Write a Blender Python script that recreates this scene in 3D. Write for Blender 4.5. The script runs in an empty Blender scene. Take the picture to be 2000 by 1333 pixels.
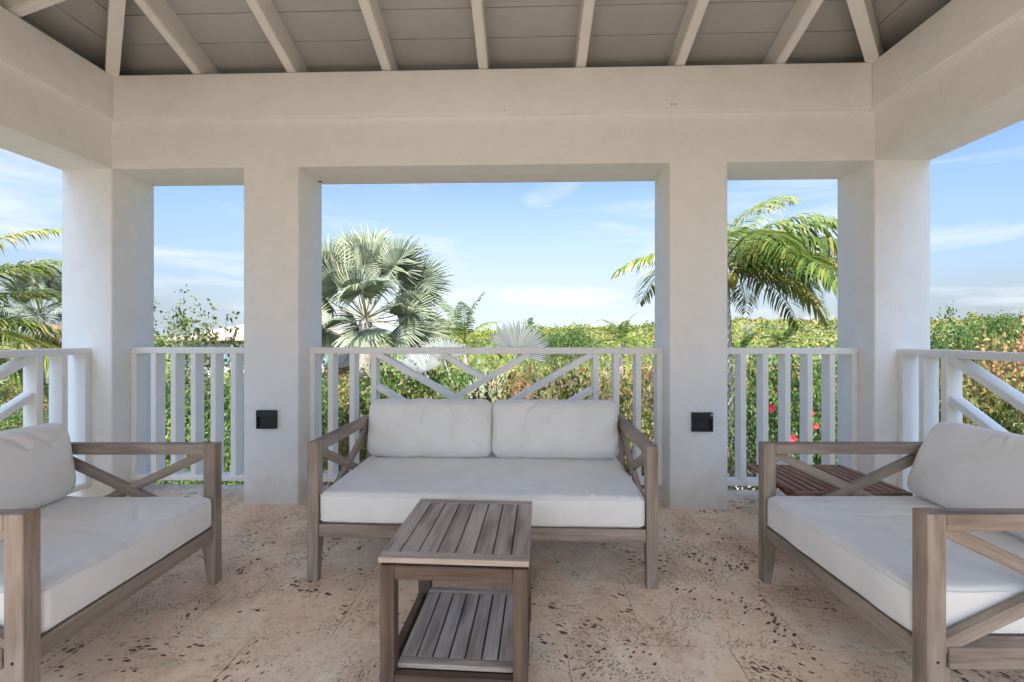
import bpy, bmesh, math, random
import numpy as np
from mathutils import Vector, Matrix, noise

random.seed(7); RNG = np.random.default_rng(11)
R = math.radians
scn = bpy.context.scene
COL = scn.collection

# ------------------------------------------------------------------ camera, sky, sun, exposure
YAW = R(1.74); HC = 1.18
cam_d = bpy.data.cameras.new('camera'); cam = bpy.data.objects.new('camera', cam_d); COL.objects.link(cam)
cam.location = (0, 0, HC); cam.rotation_euler = (R(90), 0, YAW)
cam_d.sensor_width = 36; cam_d.lens = 16.0; cam_d.shift_y = -0.00575
cam_d.clip_start = 0.05; cam_d.clip_end = 6000
scn.camera = cam

SUN_EL, SUN_AZ = 53.0, 184.0        # azimuth clockwise from +Y
world = bpy.data.worlds.new('World'); scn.world = world; world.use_nodes = True
nt = world.node_tree; nt.nodes.clear()
def N(tree, t, **kw):
    n = tree.nodes.new(t)
    for k, v in kw.items(): setattr(n, k, v)
    return n
sky = N(nt, 'ShaderNodeTexSky', sky_type='NISHITA', sun_disc=False)
sky.sun_elevation = R(SUN_EL); sky.sun_rotation = R(SUN_AZ)
sky.air_density = 1.0; sky.dust_density = 6.0; sky.ozone_density = 1.6; sky.altitude = 0
tc = N(nt, 'ShaderNodeTexCoord'); mp = N(nt, 'ShaderNodeMapping'); mp.inputs['Scale'].default_value = (1.2, 1.2, 7.5)
nz = N(nt, 'ShaderNodeTexNoise'); nz.inputs['Scale'].default_value = 2.3; nz.inputs['Detail'].default_value = 7; nz.inputs['Roughness'].default_value = .55
nz.inputs['Distortion'].default_value = .6
rp = N(nt, 'ShaderNodeValToRGB'); rp.color_ramp.elements[0].position = .46; rp.color_ramp.elements[1].position = .68
sep = N(nt, 'ShaderNodeSeparateXYZ')
hz = N(nt, 'ShaderNodeMapRange'); hz.inputs['From Min'].default_value = 0.0; hz.inputs['From Max'].default_value = .40
hz.inputs['To Min'].default_value = 1.0; hz.inputs['To Max'].default_value = 0.0
mul = N(nt, 'ShaderNodeMath', operation='MULTIPLY'); mul.inputs[1].default_value = .7
mx1 = N(nt, 'ShaderNodeMath', operation='MAXIMUM')
mix = N(nt, 'ShaderNodeMixRGB'); mix.inputs['Color2'].default_value = (2.4, 2.75, 3.0, 1)
bg = N(nt, 'ShaderNodeBackground'); bg.inputs['Strength'].default_value = 0.073
wo = N(nt, 'ShaderNodeOutputWorld')
L = nt.links.new
L(tc.outputs['Generated'], mp.inputs['Vector']); L(mp.outputs[0], nz.inputs['Vector']); L(nz.outputs['Fac'], rp.inputs['Fac'])
L(tc.outputs['Generated'], sep.inputs[0]); L(sep.outputs['Z'], hz.inputs['Value'])
L(rp.outputs['Color'], mul.inputs[0]); L(hz.outputs[0], mx1.inputs[0]); mx1.inputs[1].default_value = 0
tintn = N(nt, 'ShaderNodeMixRGB', blend_type='MULTIPLY'); tintn.inputs[0].default_value = 1; tintn.inputs[2].default_value = (.42, .61, .87, 1)
L(sky.outputs[0], tintn.inputs[1])
ax_ = N(nt, 'ShaderNodeMath', operation='ABSOLUTE'); L(sep.outputs['X'], ax_.inputs[0])
side = N(nt, 'ShaderNodeMapRange', interpolation_type='SMOOTHSTEP'); side.inputs['From Min'].default_value = .15; side.inputs['From Max'].default_value = .75
side.inputs['To Min'].default_value = 1.0; side.inputs['To Max'].default_value = .55; L(ax_.outputs[0], side.inputs['Value'])
veil = N(nt, 'ShaderNodeMath', operation='MULTIPLY'); L(mx1.outputs[0], veil.inputs[0]); L(side.outputs[0], veil.inputs[1])
L(veil.outputs[0], mix.inputs['Fac']); L(tintn.outputs[0], mix.inputs['Color1']); cl = N(nt, 'ShaderNodeMixRGB'); cl.inputs['Color2'].default_value = (2.9, 2.92, 3.05, 1); L(mix.outputs[0], cl.inputs['Color1'])
cm = N(nt, 'ShaderNodeMapRange'); cm.inputs['From Min'].default_value = .02; cm.inputs['From Max'].default_value = .5; cm.inputs['To Min'].default_value = 1; cm.inputs['To Max'].default_value = .25
L(sep.outputs['Z'], cm.inputs['Value']); cf = N(nt, 'ShaderNodeMath', operation='MULTIPLY'); L(mul.outputs[0], cf.inputs[0]); L(cm.outputs[0], cf.inputs[1]); L(cf.outputs[0], cl.inputs['Fac'])
L(cl.outputs[0], bg.inputs['Color']); L(bg.outputs[0], wo.inputs['Surface'])

sd = bpy.data.lights.new('sun', 'SUN'); sun = bpy.data.objects.new('sun', sd); COL.objects.link(sun)
sd.energy = 2.3; sd.angle = R(0.6); sd.color = (1.0, .96, .90)
az, el = R(SUN_AZ), R(SUN_EL)
sdir = Vector((math.sin(az)*math.cos(el), math.cos(az)*math.cos(el), math.sin(el)))
sun.rotation_euler = sdir.to_track_quat('Z', 'Y').to_euler(); sun.location = (0, -20, 30)
scn.view_settings.view_transform = 'Standard'; scn.view_settings.look = 'None'
scn.view_settings.exposure = 2.48; scn.view_settings.gamma = 1; scn.view_settings.use_curve_mapping = False
scn.render.engine = 'CYCLES'
scn.cycles.max_bounces = 10; scn.cycles.diffuse_bounces = 7; scn.cycles.transparent_max_bounces = 8

# ------------------------------------------------------------------ helpers
def tag(o, label=None, cat=None, group=None, kind=None):
    if label: o['label'] = label
    if cat: o['category'] = cat
    if group: o['group'] = group
    if kind: o['kind'] = kind
    return o
def empty(name, loc=(0, 0, 0), rz=0.0, parent=None):
    o = bpy.data.objects.new(name, None); COL.objects.link(o); o.location = loc; o.rotation_euler = (0, 0, rz)
    o.empty_display_size = .1
    if parent: o.parent = parent
    return o
def link(name, me, mat=None, parent=None, loc=(0, 0, 0), rot=(0, 0, 0)):
    o = bpy.data.objects.new(name, me); COL.objects.link(o)
    if mat and not me.materials: me.materials.append(mat)
    if parent: o.parent = parent
    o.location = loc; o.rotation_euler = rot
    return o
def at(px, Y):            # world X where a photo column meets the plane Y
    return Y*math.tan(math.atan((px-1000)/889.0)-YAW)
def zat(px, py, Y):
    u = (px-1000)/889.0; X = at(px, Y); d = -X*math.sin(YAW)+Y*math.cos(YAW)
    return HC-(py-655)/889.0*d
def c2w(cx, cz):
    return (cx*math.cos(YAW)-cz*math.sin(YAW), cx*math.sin(YAW)+cz*math.cos(YAW))
def smooth(me, ang=None):
    me.polygons.foreach_set('use_smooth', [True]*len(me.polygons))
    if ang: me.set_sharp_from_angle(angle=R(ang))
def box_me(name, x0, x1, y0, y1, z0, z1, bev=0.0, seg=1, axis=None, edges='all'):
    bm = bmesh.new()
    vs = [bm.verts.new((x, y, z)) for z in (z0, z1) for y in (y0, y1) for x in (x0, x1)]
    for f in ((0, 2, 3, 1), (4, 5, 7, 6), (0, 1, 5, 4), (2, 6, 7, 3), (0, 4, 6, 2), (1, 3, 7, 5)):
        bm.faces.new([vs[i] for i in f])
    if bev:
        es = list(bm.edges)
        if edges == 'vert': es = [e for e in es if abs(e.verts[0].co.z-e.verts[1].co.z) > 1e-6]
        if edges == 'long':
            ax = max(range(3), key=lambda a: (x1-x0, y1-y0, z1-z0)[a])
            es = [e for e in es if abs(e.verts[0].co[ax]-e.verts[1].co[ax]) > 1e-6]
        bmesh.ops.bevel(bm, geom=es, offset=bev, segments=seg, affect='EDGES', profile=.5)
    me = bpy.data.meshes.new(name); bm.to_mesh(me); bm.free()
    if axis is not None: grain(me, axis)
    if bev: smooth(me, 40)
    return me
def grain(me, axis):
    """store wood coordinates: x runs along the board, each board from its own place in the log"""
    n = len(me.vertices); co = np.empty(n*3); me.vertices.foreach_get('co', co); co = co.reshape(-1, 3)
    order = {0: (0, 1, 2), 1: (1, 0, 2), 2: (2, 0, 1)}[axis]
    g = co[:, order] + np.array([random.uniform(-20, 20) for _ in range(3)])
    a = me.attributes.new('grain', 'FLOAT_VECTOR', 'POINT'); a.data.foreach_set('vector', g.astype(np.float32).ravel())
def pydata(name, v, f, tint=None):
    me = bpy.data.meshes.new(name); me.from_pydata([tuple(map(float, p)) for p in v], [], f)
    if tint is not None:
        a = me.attributes.new('tint', 'FLOAT', 'POINT'); a.data.foreach_set('value', np.asarray(tint, np.float32))
    return me
def np_mesh(name, V, F, tint=None):
    """V (n,3) float, F (m,k) int faces all of one size"""
    me = bpy.data.meshes.new(name); V = np.asarray(V, np.float32); F = np.asarray(F, np.int32); m, k = F.shape
    me.vertices.add(len(V)); me.vertices.foreach_set('co', V.ravel())
    me.loops.add(m*k); me.loops.foreach_set('vertex_index', F.ravel())
    me.polygons.add(m); me.polygons.foreach_set('loop_start', np.arange(0, m*k, k, dtype=np.int32)); me.polygons.foreach_set('loop_total', np.full(m, k, np.int32))
    if tint is not None:
        a = me.attributes.new('tint', 'FLOAT', 'POINT'); a.data.foreach_set('value', np.asarray(tint, np.float32))
    me.update(calc_edges=True)
    return me

# ------------------------------------------------------------------ materials
def new_mat(name):
    m = bpy.data.materials.new(name); m.use_nodes = True; t = m.node_tree
    b = t.nodes['Principled BSDF']
    return m, t, b
def ramp(t, stops):
    r = N(t, 'ShaderNodeValToRGB'); e = r.color_ramp.elements
    while len(e) < len(stops): e.new(.5)
    for i, (p, c) in enumerate(stops):
        e[i].position = p; e[i].color = (*c, 1)
    return r
def noise_n(t, vec, scale, detail=4, rough=.5, dist=0, dims='3D'):
    n = N(t, 'ShaderNodeTexNoise'); n.inputs['Scale'].default_value = scale; n.inputs['Detail'].default_value = detail
    n.inputs['Roughness'].default_value = rough; n.inputs['Distortion'].default_value = dist
    if vec is not None: t.links.new(vec, n.inputs['Vector'])
    return n
def bump_n(t, h, strength, dist, b, prev=None):
    n = N(t, 'ShaderNodeBump'); n.inputs['Strength'].default_value = strength; n.inputs['Distance'].default_value = dist
    t.links.new(h, n.inputs['Height'])
    if prev: t.links.new(prev.outputs[0], n.inputs['Normal'])
    t.links.new(n.outputs[0], b.inputs['Normal']); return n
def mixc(t, fac, a, b, mode='MIX'):
    n = N(t, 'ShaderNodeMixRGB', blend_type=mode)
    for s, v in ((0, fac), (1, a), (2, b)):
        if hasattr(v, 'is_linked'): t.links.new(v, n.inputs[s])
        elif s == 0: n.inputs[0].default_value = v
        else: n.inputs[s].default_value = (*v, 1)
    return n.outputs[0]

def plaster(name, c1, c2, bump=.35):
    m, t, b = new_mat(name); g = N(t, 'ShaderNodeNewGeometry'); pos = g.outputs['Position']
    n1 = noise_n(t, pos, 1.1, 5, .6, .4); r = ramp(t, [(.35, c1), (.68, c2)]); t.links.new(n1.outputs['Fac'], r.inputs['Fac'])
    n3 = noise_n(t, pos, 9, 3, .6); r3 = ramp(t, [(.3, (.94, .93, .91)), (.6, (1, 1, 1))]); t.links.new(n3.outputs['Fac'], r3.inputs['Fac'])
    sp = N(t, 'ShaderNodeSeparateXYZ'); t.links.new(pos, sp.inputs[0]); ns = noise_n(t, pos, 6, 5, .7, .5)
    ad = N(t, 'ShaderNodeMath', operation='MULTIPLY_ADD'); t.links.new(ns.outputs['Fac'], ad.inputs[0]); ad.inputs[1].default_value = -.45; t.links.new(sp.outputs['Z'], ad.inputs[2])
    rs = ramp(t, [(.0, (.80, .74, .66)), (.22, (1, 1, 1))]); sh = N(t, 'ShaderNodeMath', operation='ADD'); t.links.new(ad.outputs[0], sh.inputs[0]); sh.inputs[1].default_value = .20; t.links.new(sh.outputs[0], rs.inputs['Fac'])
    base = mixc(t, .6, r.outputs[0], r3.outputs[0], 'MULTIPLY'); st = noise_n(t, pos, 2.2, 6, .7, 1.5); sr = ramp(t, [(.30, (.93, .91, .88)), (.46, (1, 1, 1))]); t.links.new(st.outputs['Fac'], sr.inputs['Fac'])
    base = mixc(t, .35, base, sr.outputs[0], 'MULTIPLY')
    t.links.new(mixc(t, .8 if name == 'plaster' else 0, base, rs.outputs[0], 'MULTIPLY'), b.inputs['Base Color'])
    n2 = noise_n(t, pos, 34, 5, .62); b1 = bump_n(t, n2.outputs['Fac'], bump, .006, b)
    n4 = noise_n(t, pos, 5, 2, .5); bump_n(t, n4.outputs['Fac'], .3, .02, b, b1)
    b.inputs['Roughness'].default_value = .78; b.inputs['Specular IOR Level'].default_value = .25
    return m
M = {}
M['plaster'] = plaster('plaster', (.82, .805, .78), (.855, .845, .825))
M['paint'] = plaster('white_paint', (.86, .85, .82), (.89, .88, .86), .12); M['paint'].node_tree.nodes['Principled BSDF'].inputs['Roughness'].default_value = .45
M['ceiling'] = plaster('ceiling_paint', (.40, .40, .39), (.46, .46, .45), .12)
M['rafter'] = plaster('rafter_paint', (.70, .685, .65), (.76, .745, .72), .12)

def wood(name, dark, mid, light, rough=.72, streak=1.0):
    m, t, b = new_mat(name); a = N(t, 'ShaderNodeAttribute', attribute_name='grain')
    def mapped(s):
        n = N(t, 'ShaderNodeMapping'); n.inputs['Scale'].default_value = s; t.links.new(a.outputs['Vector'], n.inputs['Vector']); return n.outputs[0]
    big = noise_n(t, mapped((1.6, 9, 9)), 1.0, 3, .5, .3)
    rings = N(t, 'ShaderNodeMath', operation='MULTIPLY'); rings.inputs[1].default_value = 16; t.links.new(big.outputs['Fac'], rings.inputs[0])
    sn = N(t, 'ShaderNodeMath', operation='SINE'); t.links.new(rings.outputs[0], sn.inputs[0])
    mr = N(t, 'ShaderNodeMapRange'); mr.inputs['From Min'].default_value = -1; mr.inputs['From Max'].default_value = 1; t.links.new(sn.outputs[0], mr.inputs['Value'])
    fine = noise_n(t, mapped((5, 150, 150)), 1.0, 4, .65)
    mid_n = noise_n(t, mapped((2.5, 30, 30)), 1.0, 4, .6)
    mx = N(t, 'ShaderNodeMath', operation='MULTIPLY_ADD'); t.links.new(mr.outputs[0], mx.inputs[0]); mx.inputs[1].default_value = .22*streak
    t.links.new(mid_n.outputs['Fac'], mx.inputs[2])
    r = ramp(t, [(.30, dark), (.58, mid), (.88, light)]); t.links.new(mx.outputs[0], r.inputs['Fac'])
    fr = ramp(t, [(.30, (.70, .68, .66)), (.50, (1, 1, 1))]); t.links.new(fine.outputs['Fac'], fr.inputs['Fac'])
    base = mixc(t, .8, r.outputs[0], fr.outputs[0], 'MULTIPLY')
    blot = noise_n(t, mapped((3, 6, 6)), 1.0, 3, .6); br = ramp(t, [(.35, (.82, .80, .78)), (.65, (1.1, 1.09, 1.08))]); t.links.new(blot.outputs['Fac'], br.inputs['Fac'])
    base = mixc(t, .8, base, br.outputs[0], 'MULTIPLY')
    t.links.new(base, b.inputs['Base Color']); b.inputs['Roughness'].default_value = rough; b.inputs['Specular IOR Level'].default_value = .3
    bump_n(t, fine.outputs['Fac'], .45, .0016, b)
    return m
M['teak'] = wood('weathered_teak', (.175, .135, .10), (.305, .24, .185), (.41, .34, .275))
M['teak_top'] = wood('weathered_teak_top', (.19, .14, .105), (.37, .295, .235), (.53, .445, .37), streak=1.5)
M['teak_dark'] = wood('table_frame_teak', (.075, .048, .032), (.125, .082, .056), (.17, .12, .085))
M['brown'] = wood('oiled_brown_wood', (.12, .055, .03), (.24, .12, .07), (.36, .21, .14), .5)

def fabric():
    m, t, b = new_mat('canvas'); g = N(t, 'ShaderNodeTexCoord'); pos = g.outputs['Object']
    n1 = noise_n(t, pos, 3.5, 5, .6, .5); r = ramp(t, [(.3, (.77, .74, .68)), (.6, (.84, .81, .75))]); t.links.new(n1.outputs['Fac'], r.inputs['Fac'])
    st = noise_n(t, pos, 2.3, 4, .6, 1.2); sr = ramp(t, [(.66, (1, 1, 1)), (.80, (.90, .86, .79))]); t.links.new(st.outputs['Fac'], sr.inputs['Fac'])
    t.links.new(mixc(t, .8, r.outputs[0], sr.outputs[0], 'MULTIPLY'), b.inputs['Base Color'])
    b.inputs['Roughness'].default_value = .95; b.inputs['Specular IOR Level'].default_value = .15
    b.inputs['Sheen Weight'].default_value = .25; b.inputs['Sheen Roughness'].default_value = .5
    v = N(t, 'ShaderNodeTexVoronoi'); v.inputs['Scale'].default_value = 420; t.links.new(pos, v.inputs['Vector'])
    b1 = bump_n(t, v.outputs['Distance'], .25, .0008, b)
    wr = noise_n(t, pos, 9, 4, .55, 1.0); bump_n(t, wr.outputs['Fac'], .35, .008, b, b1)
    return m
M['fabric'] = fabric()

def coral():
    m, t, b = new_mat('coral_stone'); g = N(t, 'ShaderNodeNewGeometry'); oi = N(t, 'ShaderNodeObjectInfo')
    off = N(t, 'ShaderNodeVectorMath', operation='SCALE'); cv = N(t, 'ShaderNodeCombineXYZ')
    for i in range(3): t.links.new(oi.outputs['Random'], cv.inputs[i])
    t.links.new(cv.outputs[0], off.inputs[0]); off.inputs['Scale'].default_value = 37
    rot = N(t, 'ShaderNodeVectorRotate', rotation_type='Z_AXIS'); an = N(t, 'ShaderNodeMath', operation='MULTIPLY'); an.inputs[1].default_value = 19.0
    t.links.new(oi.outputs['Random'], an.inputs[0]); t.links.new(an.outputs[0], rot.inputs['Angle']); t.links.new(g.outputs['Position'], rot.inputs['Vector'])
    add = N(t, 'ShaderNodeVectorMath', operation='ADD'); t.links.new(rot.outputs[0], add.inputs[0]); t.links.new(off.outputs[0], add.inputs[1])
    pos = add.outputs[0]
    nb = noise_n(t, g.outputs['Position'], 2.6, 7, .64, .7)
    r = ramp(t, [(.30, (.54, .44, .29)), (.43, (.82, .59, .41)), (.55, (.90, .70, .50)), (.68, (.90, .80, .64))]); t.links.new(nb.outputs['Fac'], r.inputs['Fac'])
    nf = noise_n(t, pos, 38, 5, .7, .6); fr = ramp(t, [(.30, (.60, .50, .41)), (.44, (.97, .95, .92)), (.62, (1.06, 1.05, 1.04))]); t.links.new(nf.outputs['Fac'], fr.inputs['Fac'])
    col = mixc(t, .85, r.outputs[0], fr.outputs[0], 'MULTIPLY')
    def pits(scale, stretch, clus_scale, lo, hi, size, dist=.035):
        mp = N(t, 'ShaderNodeMapping'); mp.inputs['Scale'].default_value = stretch; t.links.new(pos, mp.inputs['Vector'])
        wn = noise_n(t, mp.outputs[0], 26, 3, .6); wv = mixc(t, dist, mp.outputs[0], wn.outputs['Color'])
        v = N(t, 'ShaderNodeTexVoronoi'); v.inputs['Scale'].default_value = scale; t.links.new(wv, v.inputs['Vector'])
        cl = noise_n(t, pos, clus_scale, 3, .6, .5); mr = N(t, 'ShaderNodeMapRange'); mr.inputs['From Min'].default_value = lo; mr.inputs['From Max'].default_value = hi
        mr.inputs['To Min'].default_value = 0; mr.inputs['To Max'].default_value = size; t.links.new(cl.outputs['Fac'], mr.inputs['Value'])
        rnd = N(t, 'ShaderNodeSeparateColor'); t.links.new(v.outputs['Color'], rnd.inputs[0])
        k = N(t, 'ShaderNodeMath', operation='MULTIPLY'); t.links.new(mr.outputs[0], k.inputs[0]); t.links.new(rnd.outputs[0], k.inputs[1])
        s = N(t, 'ShaderNodeMath', operation='SUBTRACT'); t.links.new(k.outputs[0], s.inputs[0]); t.links.new(v.outputs['Distance'], s.inputs[1])
        q = N(t, 'ShaderNodeMapRange'); q.inputs['From Min'].default_value = 0.0; q.inputs['From Max'].default_value = .09; t.links.new(s.outputs[0], q.inputs['Value'])
        return q.outputs[0]
    p1 = pits(30, (1, 2.1, 1), 3.2, .47, .66, .68)
    p2 = pits(95, (1, 1.7, 1), 5.0, .38, .60, .64)
    p3 = pits(14, (1, 2.4, 1), 4.1, .52, .72, .50, .05)
    mx = N(t, 'ShaderNodeMath', operation='MAXIMUM'); t.links.new(p1, mx.inputs[0]); t.links.new(p3, mx.inputs[1])
    half = N(t, 'ShaderNodeMath', operation='MULTIPLY'); t.links.new(p2, half.inputs[0]); half.inputs[1].default_value = .6
    mx2 = N(t, 'ShaderNodeMath', operation='MAXIMUM'); t.links.new(mx.outputs[0], mx2.inputs[0]); t.links.new(half.outputs[0], mx2.inputs[1])
    col = mixc(t, mx2.outputs[0], col, (.15, .095, .055)); t.links.new(col, b.inputs['Base Color'])
    inv = N(t, 'ShaderNodeMath', operation='SUBTRACT'); inv.inputs[0].default_value = 1; t.links.new(mx2.outputs[0], inv.inputs[1])
    b1 = bump_n(t, inv.outputs[0], .9, .008, b); bump_n(t, nf.outputs['Fac'], .4, .004, b, b1)
    b.inputs['Roughness'].default_value = .62; b.inputs['Specular IOR Level'].default_value = .35
    return m
M['coral'] = coral()
def flat(name, c, rough=.7, spec=.3, metal=0, var=.12, scale=4):
    m, t, b = new_mat(name); g = N(t, 'ShaderNodeTexCoord'); n = noise_n(t, g.outputs['Object'], scale, 4, .6)
    r = ramp(t, [(.3, tuple(x*(1-var) for x in c)), (.7, tuple(min(1, x*(1+var)) for x in c))]); t.links.new(n.outputs['Fac'], r.inputs['Fac'])
    t.links.new(r.outputs[0], b.inputs['Base Color']); b.inputs['Roughness'].default_value = rough; b.inputs['Specular IOR Level'].default_value = spec
    b.inputs['Metallic'].default_value = metal; return m
M['grout'] = flat('grout', (.70, .54, .41), .9)
M['black'] = flat('black_metal', (.018, .019, .021), .5, .5)
M['steel'] = flat('steel', (.45, .45, .46), .35, .5, 1)
M['roofing'] = flat('roofing', (.45, .42, .38), .9)
M['beige_roof'] = flat('beige_roof', (.33, .26, .20), .9, var=.06)
M['cream'] = flat('cream_render', (.38, .37, .35), .9, var=.05)
M['teal'] = flat('teal_shutter', (.10, .20, .21), .6)
M['glass'] = flat('dark_glass', (.04, .05, .06), .1, .6)
M['bark'] = flat('bark', (.16, .125, .10), .95, var=.35, scale=14)
M['twig'] = flat('twig', (.27, .215, .185), .95, var=.3, scale=8)
M['palebark'] = flat('pale_bark', (.33, .29, .25), .95, var=.3, scale=10)
M['coconut'] = flat('coconut_husk', (.30, .27, .06), .6, var=.2)
M['cable'] = flat('cable', (.25, .25, .25), .6)
M['pole'] = flat('pole_wood', (.20, .18, .16), .9)
def ground_mat():
    m, t, b = new_mat('dry_ground'); g = N(t, 'ShaderNodeNewGeometry'); pos = g.outputs['Position']
    n = noise_n(t, pos, .35, 6, .65, .5); r = ramp(t, [(.30, (.07, .085, .03)), (.45, (.12, .12, .05)), (.55, (.22, .18, .12)), (.66, (.42, .38, .32)), (.75, (.6, .58, .54))])
    t.links.new(n.outputs['Fac'], r.inputs['Fac']); n2 = noise_n(t, pos, 9, 5, .7); r2 = ramp(t, [(.3, (.5, .5, .48)), (.6, (1, 1, 1))]); t.links.new(n2.outputs['Fac'], r2.inputs['Fac'])
    t.links.new(mixc(t, .9, r.outputs[0], r2.outputs[0], 'MULTIPLY'), b.inputs['Base Color']); b.inputs['Roughness'].default_value = .95
    bump_n(t, n2.outputs['Fac'], .6, .08, b); return m
M['ground'] = ground_mat()
def leafmat(name, stops, transl=.35, rough=.5, spec=.35, shift=.0, gain=1.2):
    stops = [(p, tuple(x*gain for x in c)) for p, c in stops]
    m, t, b = new_mat(name); a = N(t, 'ShaderNodeAttribute', attribute_name='tint'); r = ramp(t, stops); oi = N(t, 'ShaderNodeObjectInfo')
    tm = N(t, 'ShaderNodeMapRange'); tm.inputs['To Min'].default_value = -shift; tm.inputs['To Max'].default_value = shift; t.links.new(oi.outputs['Random'], tm.inputs['Value'])
    ta = N(t, 'ShaderNodeMath', operation='ADD', use_clamp=True); t.links.new(a.outputs['Fac'], ta.inputs[0]); t.links.new(tm.outputs[0], ta.inputs[1]); t.links.new(ta.outputs[0], r.inputs['Fac'])
    hs = N(t, 'ShaderNodeHueSaturation')
    m1 = N(t, 'ShaderNodeMapRange'); m1.inputs['To Min'].default_value = .475; m1.inputs['To Max'].default_value = .515; t.links.new(oi.outputs['Random'], m1.inputs['Value']); t.links.new(m1.outputs[0], hs.inputs['Hue'])
    m2 = N(t, 'ShaderNodeMapRange'); m2.inputs['To Min'].default_value = 1.25; m2.inputs['To Max'].default_value = .65; t.links.new(oi.outputs['Random'], m2.inputs['Value']); t.links.new(m2.outputs[0], hs.inputs['Value'])
    t.links.new(r.outputs[0], hs.inputs['Color']); t.links.new(hs.outputs[0], b.inputs['Base Color'])
    b.inputs['Roughness'].default_value = rough; b.inputs['Specular IOR Level'].default_value = spec
    tr = N(t, 'ShaderNodeBsdfTranslucent'); t.links.new(hs.outputs[0], tr.inputs['Color'])
    mx = N(t, 'ShaderNodeMixShader'); mx.inputs[0].default_value = transl; t.links.new(b.outputs[0], mx.inputs[1]); t.links.new(tr.outputs[0], mx.inputs[2])
    t.links.new(mx.outputs[0], t.nodes['Material Output'].inputs['Surface']); return m
M['lf_scrub'] = leafmat('scrub_leaf', [(0, (.03, .05, .015)), (.3, (.07, .10, .022)), (.55, (.15, .155, .04)), (.76, (.25, .20, .065)), (.89, (.31, .17, .085)), (1, (.37, .15, .09))], shift=.24)
M['lf_green'] = leafmat('green_leaf', [(0, (.025, .06, .012)), (.5, (.07, .14, .03)), (1, (.19, .24, .06))], shift=.25)
M['lf_dry'] = leafmat('dry_leaf', [(0, (.06, .06, .03)), (.35, (.15, .13, .065)), (.65, (.26, .18, .12)), (1, (.38, .24, .19))], shift=.2)
M['lf_far'] = leafmat('far_scrub', [(0, (.045, .07, .018)), (.4, (.11, .135, .03)), (.75, (.22, .21, .05)), (1, (.33, .23, .09))], .2)
M['coco'] = leafmat('coconut_leaf', [(0, (.04, .08, .014)), (.45, (.10, .155, .026)), (.8, (.21, .25, .05)), (1, (.40, .27, .08))], .4, .38, .5)
M['coco_y'] = leafmat('yellow_coconut_leaf', [(0, (.08, .12, .02)), (.4, (.20, .24, .03)), (.8, (.45, .36, .05)), (1, (.55, .28, .06))], .4, .38, .5)
M['fan'] = leafmat('silver_fan', [(0, (.15, .19, .115)), (.5, (.31, .35, .225)), (.85, (.46, .45, .28)), (1, (.55, .42, .20))], .3, .5, .35, gain=.88)
M['fan_pale'] = leafmat('pale_silver_fan', [(0, (.38, .41, .38)), (.5, (.52, .54, .49)), (1, (.62, .57, .47))], .25, .6, .25, gain=.5)
M['fan_dead'] = leafmat('dead_fan', [(0, (.20, .12, .07)), (.6, (.38, .24, .15)), (1, (.5, .36, .25))], .2, .8, .2)
M['petal'] = flat('red_petal', (.75, .03, .06), .5)

# ------------------------------------------------------------------ setting: terrain
XL, XR, Y1, T = -2.916, 2.334, 3.12, .37
Y2 = Y1+T; XC = (XL+XR)/2; HALF = (XR-XL)/2; YC = Y1-HALF; YB = -1.0  # YB: unseen rear end, drawn forward so more light gets in
GZ = -3.6
def hgt(x, y):
    d = math.hypot(x, y); th = math.degrees(math.atan2(x, max(y, .01)))
    top = np.interp(th, [-60, -35, -10, 0, 8, 16, 22, 30, 38, 46, 60], [-2.0, -2.4, -1.0, .4, 1.2, 1.9, 3.4, 3.0, 2.3, 2.0, 2.0])
    s = min(1, max(0, (d-55)/105)); s = s*s*(3-2*s)
    h = GZ+(top-GZ)*s
    if d > 175: h = h-(min(d, 400)-175)*.02
    if d > 12: h += .5*noise.noise(Vector((x*.03, y*.03, 3.3)))*min(1, (d-12)/30)
    return h
def terrain():
    rings = [0, 6, 12, 20, 30, 42, 55, 65, 75, 85, 95, 105, 115, 125, 135, 145, 155, 165, 175, 190, 230, 400, 900, 2500]
    n = 96; V = []; F = []
    for r in rings[1:]:
        for k in range(n):
            a = 2*math.pi*k/n; x, y = r*math.sin(a), r*math.cos(a)
            V.append((x, y, hgt(x, y) if y > -r*.5 else GZ))
    V.append((0, 0, GZ)); c = len(V)-1
    for k in range(n): F.append((c, (k+1) % n, k))
    for i in range(len(rings)-2):
        for k in range(n):
            a, b2 = i*n+k, i*n+(k+1) % n; F.append((a, b2, b2+n, a+n))
    me = pydata('ground', V, F); smooth(me)
    bm = bmesh.new(); bm.from_mesh(me); bmesh.ops.recalc_face_normals(bm, faces=bm.faces); bm.to_mesh(me); bm.free()
    tag(link('ground', me, M['ground']), kind='structure')
terrain()

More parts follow.
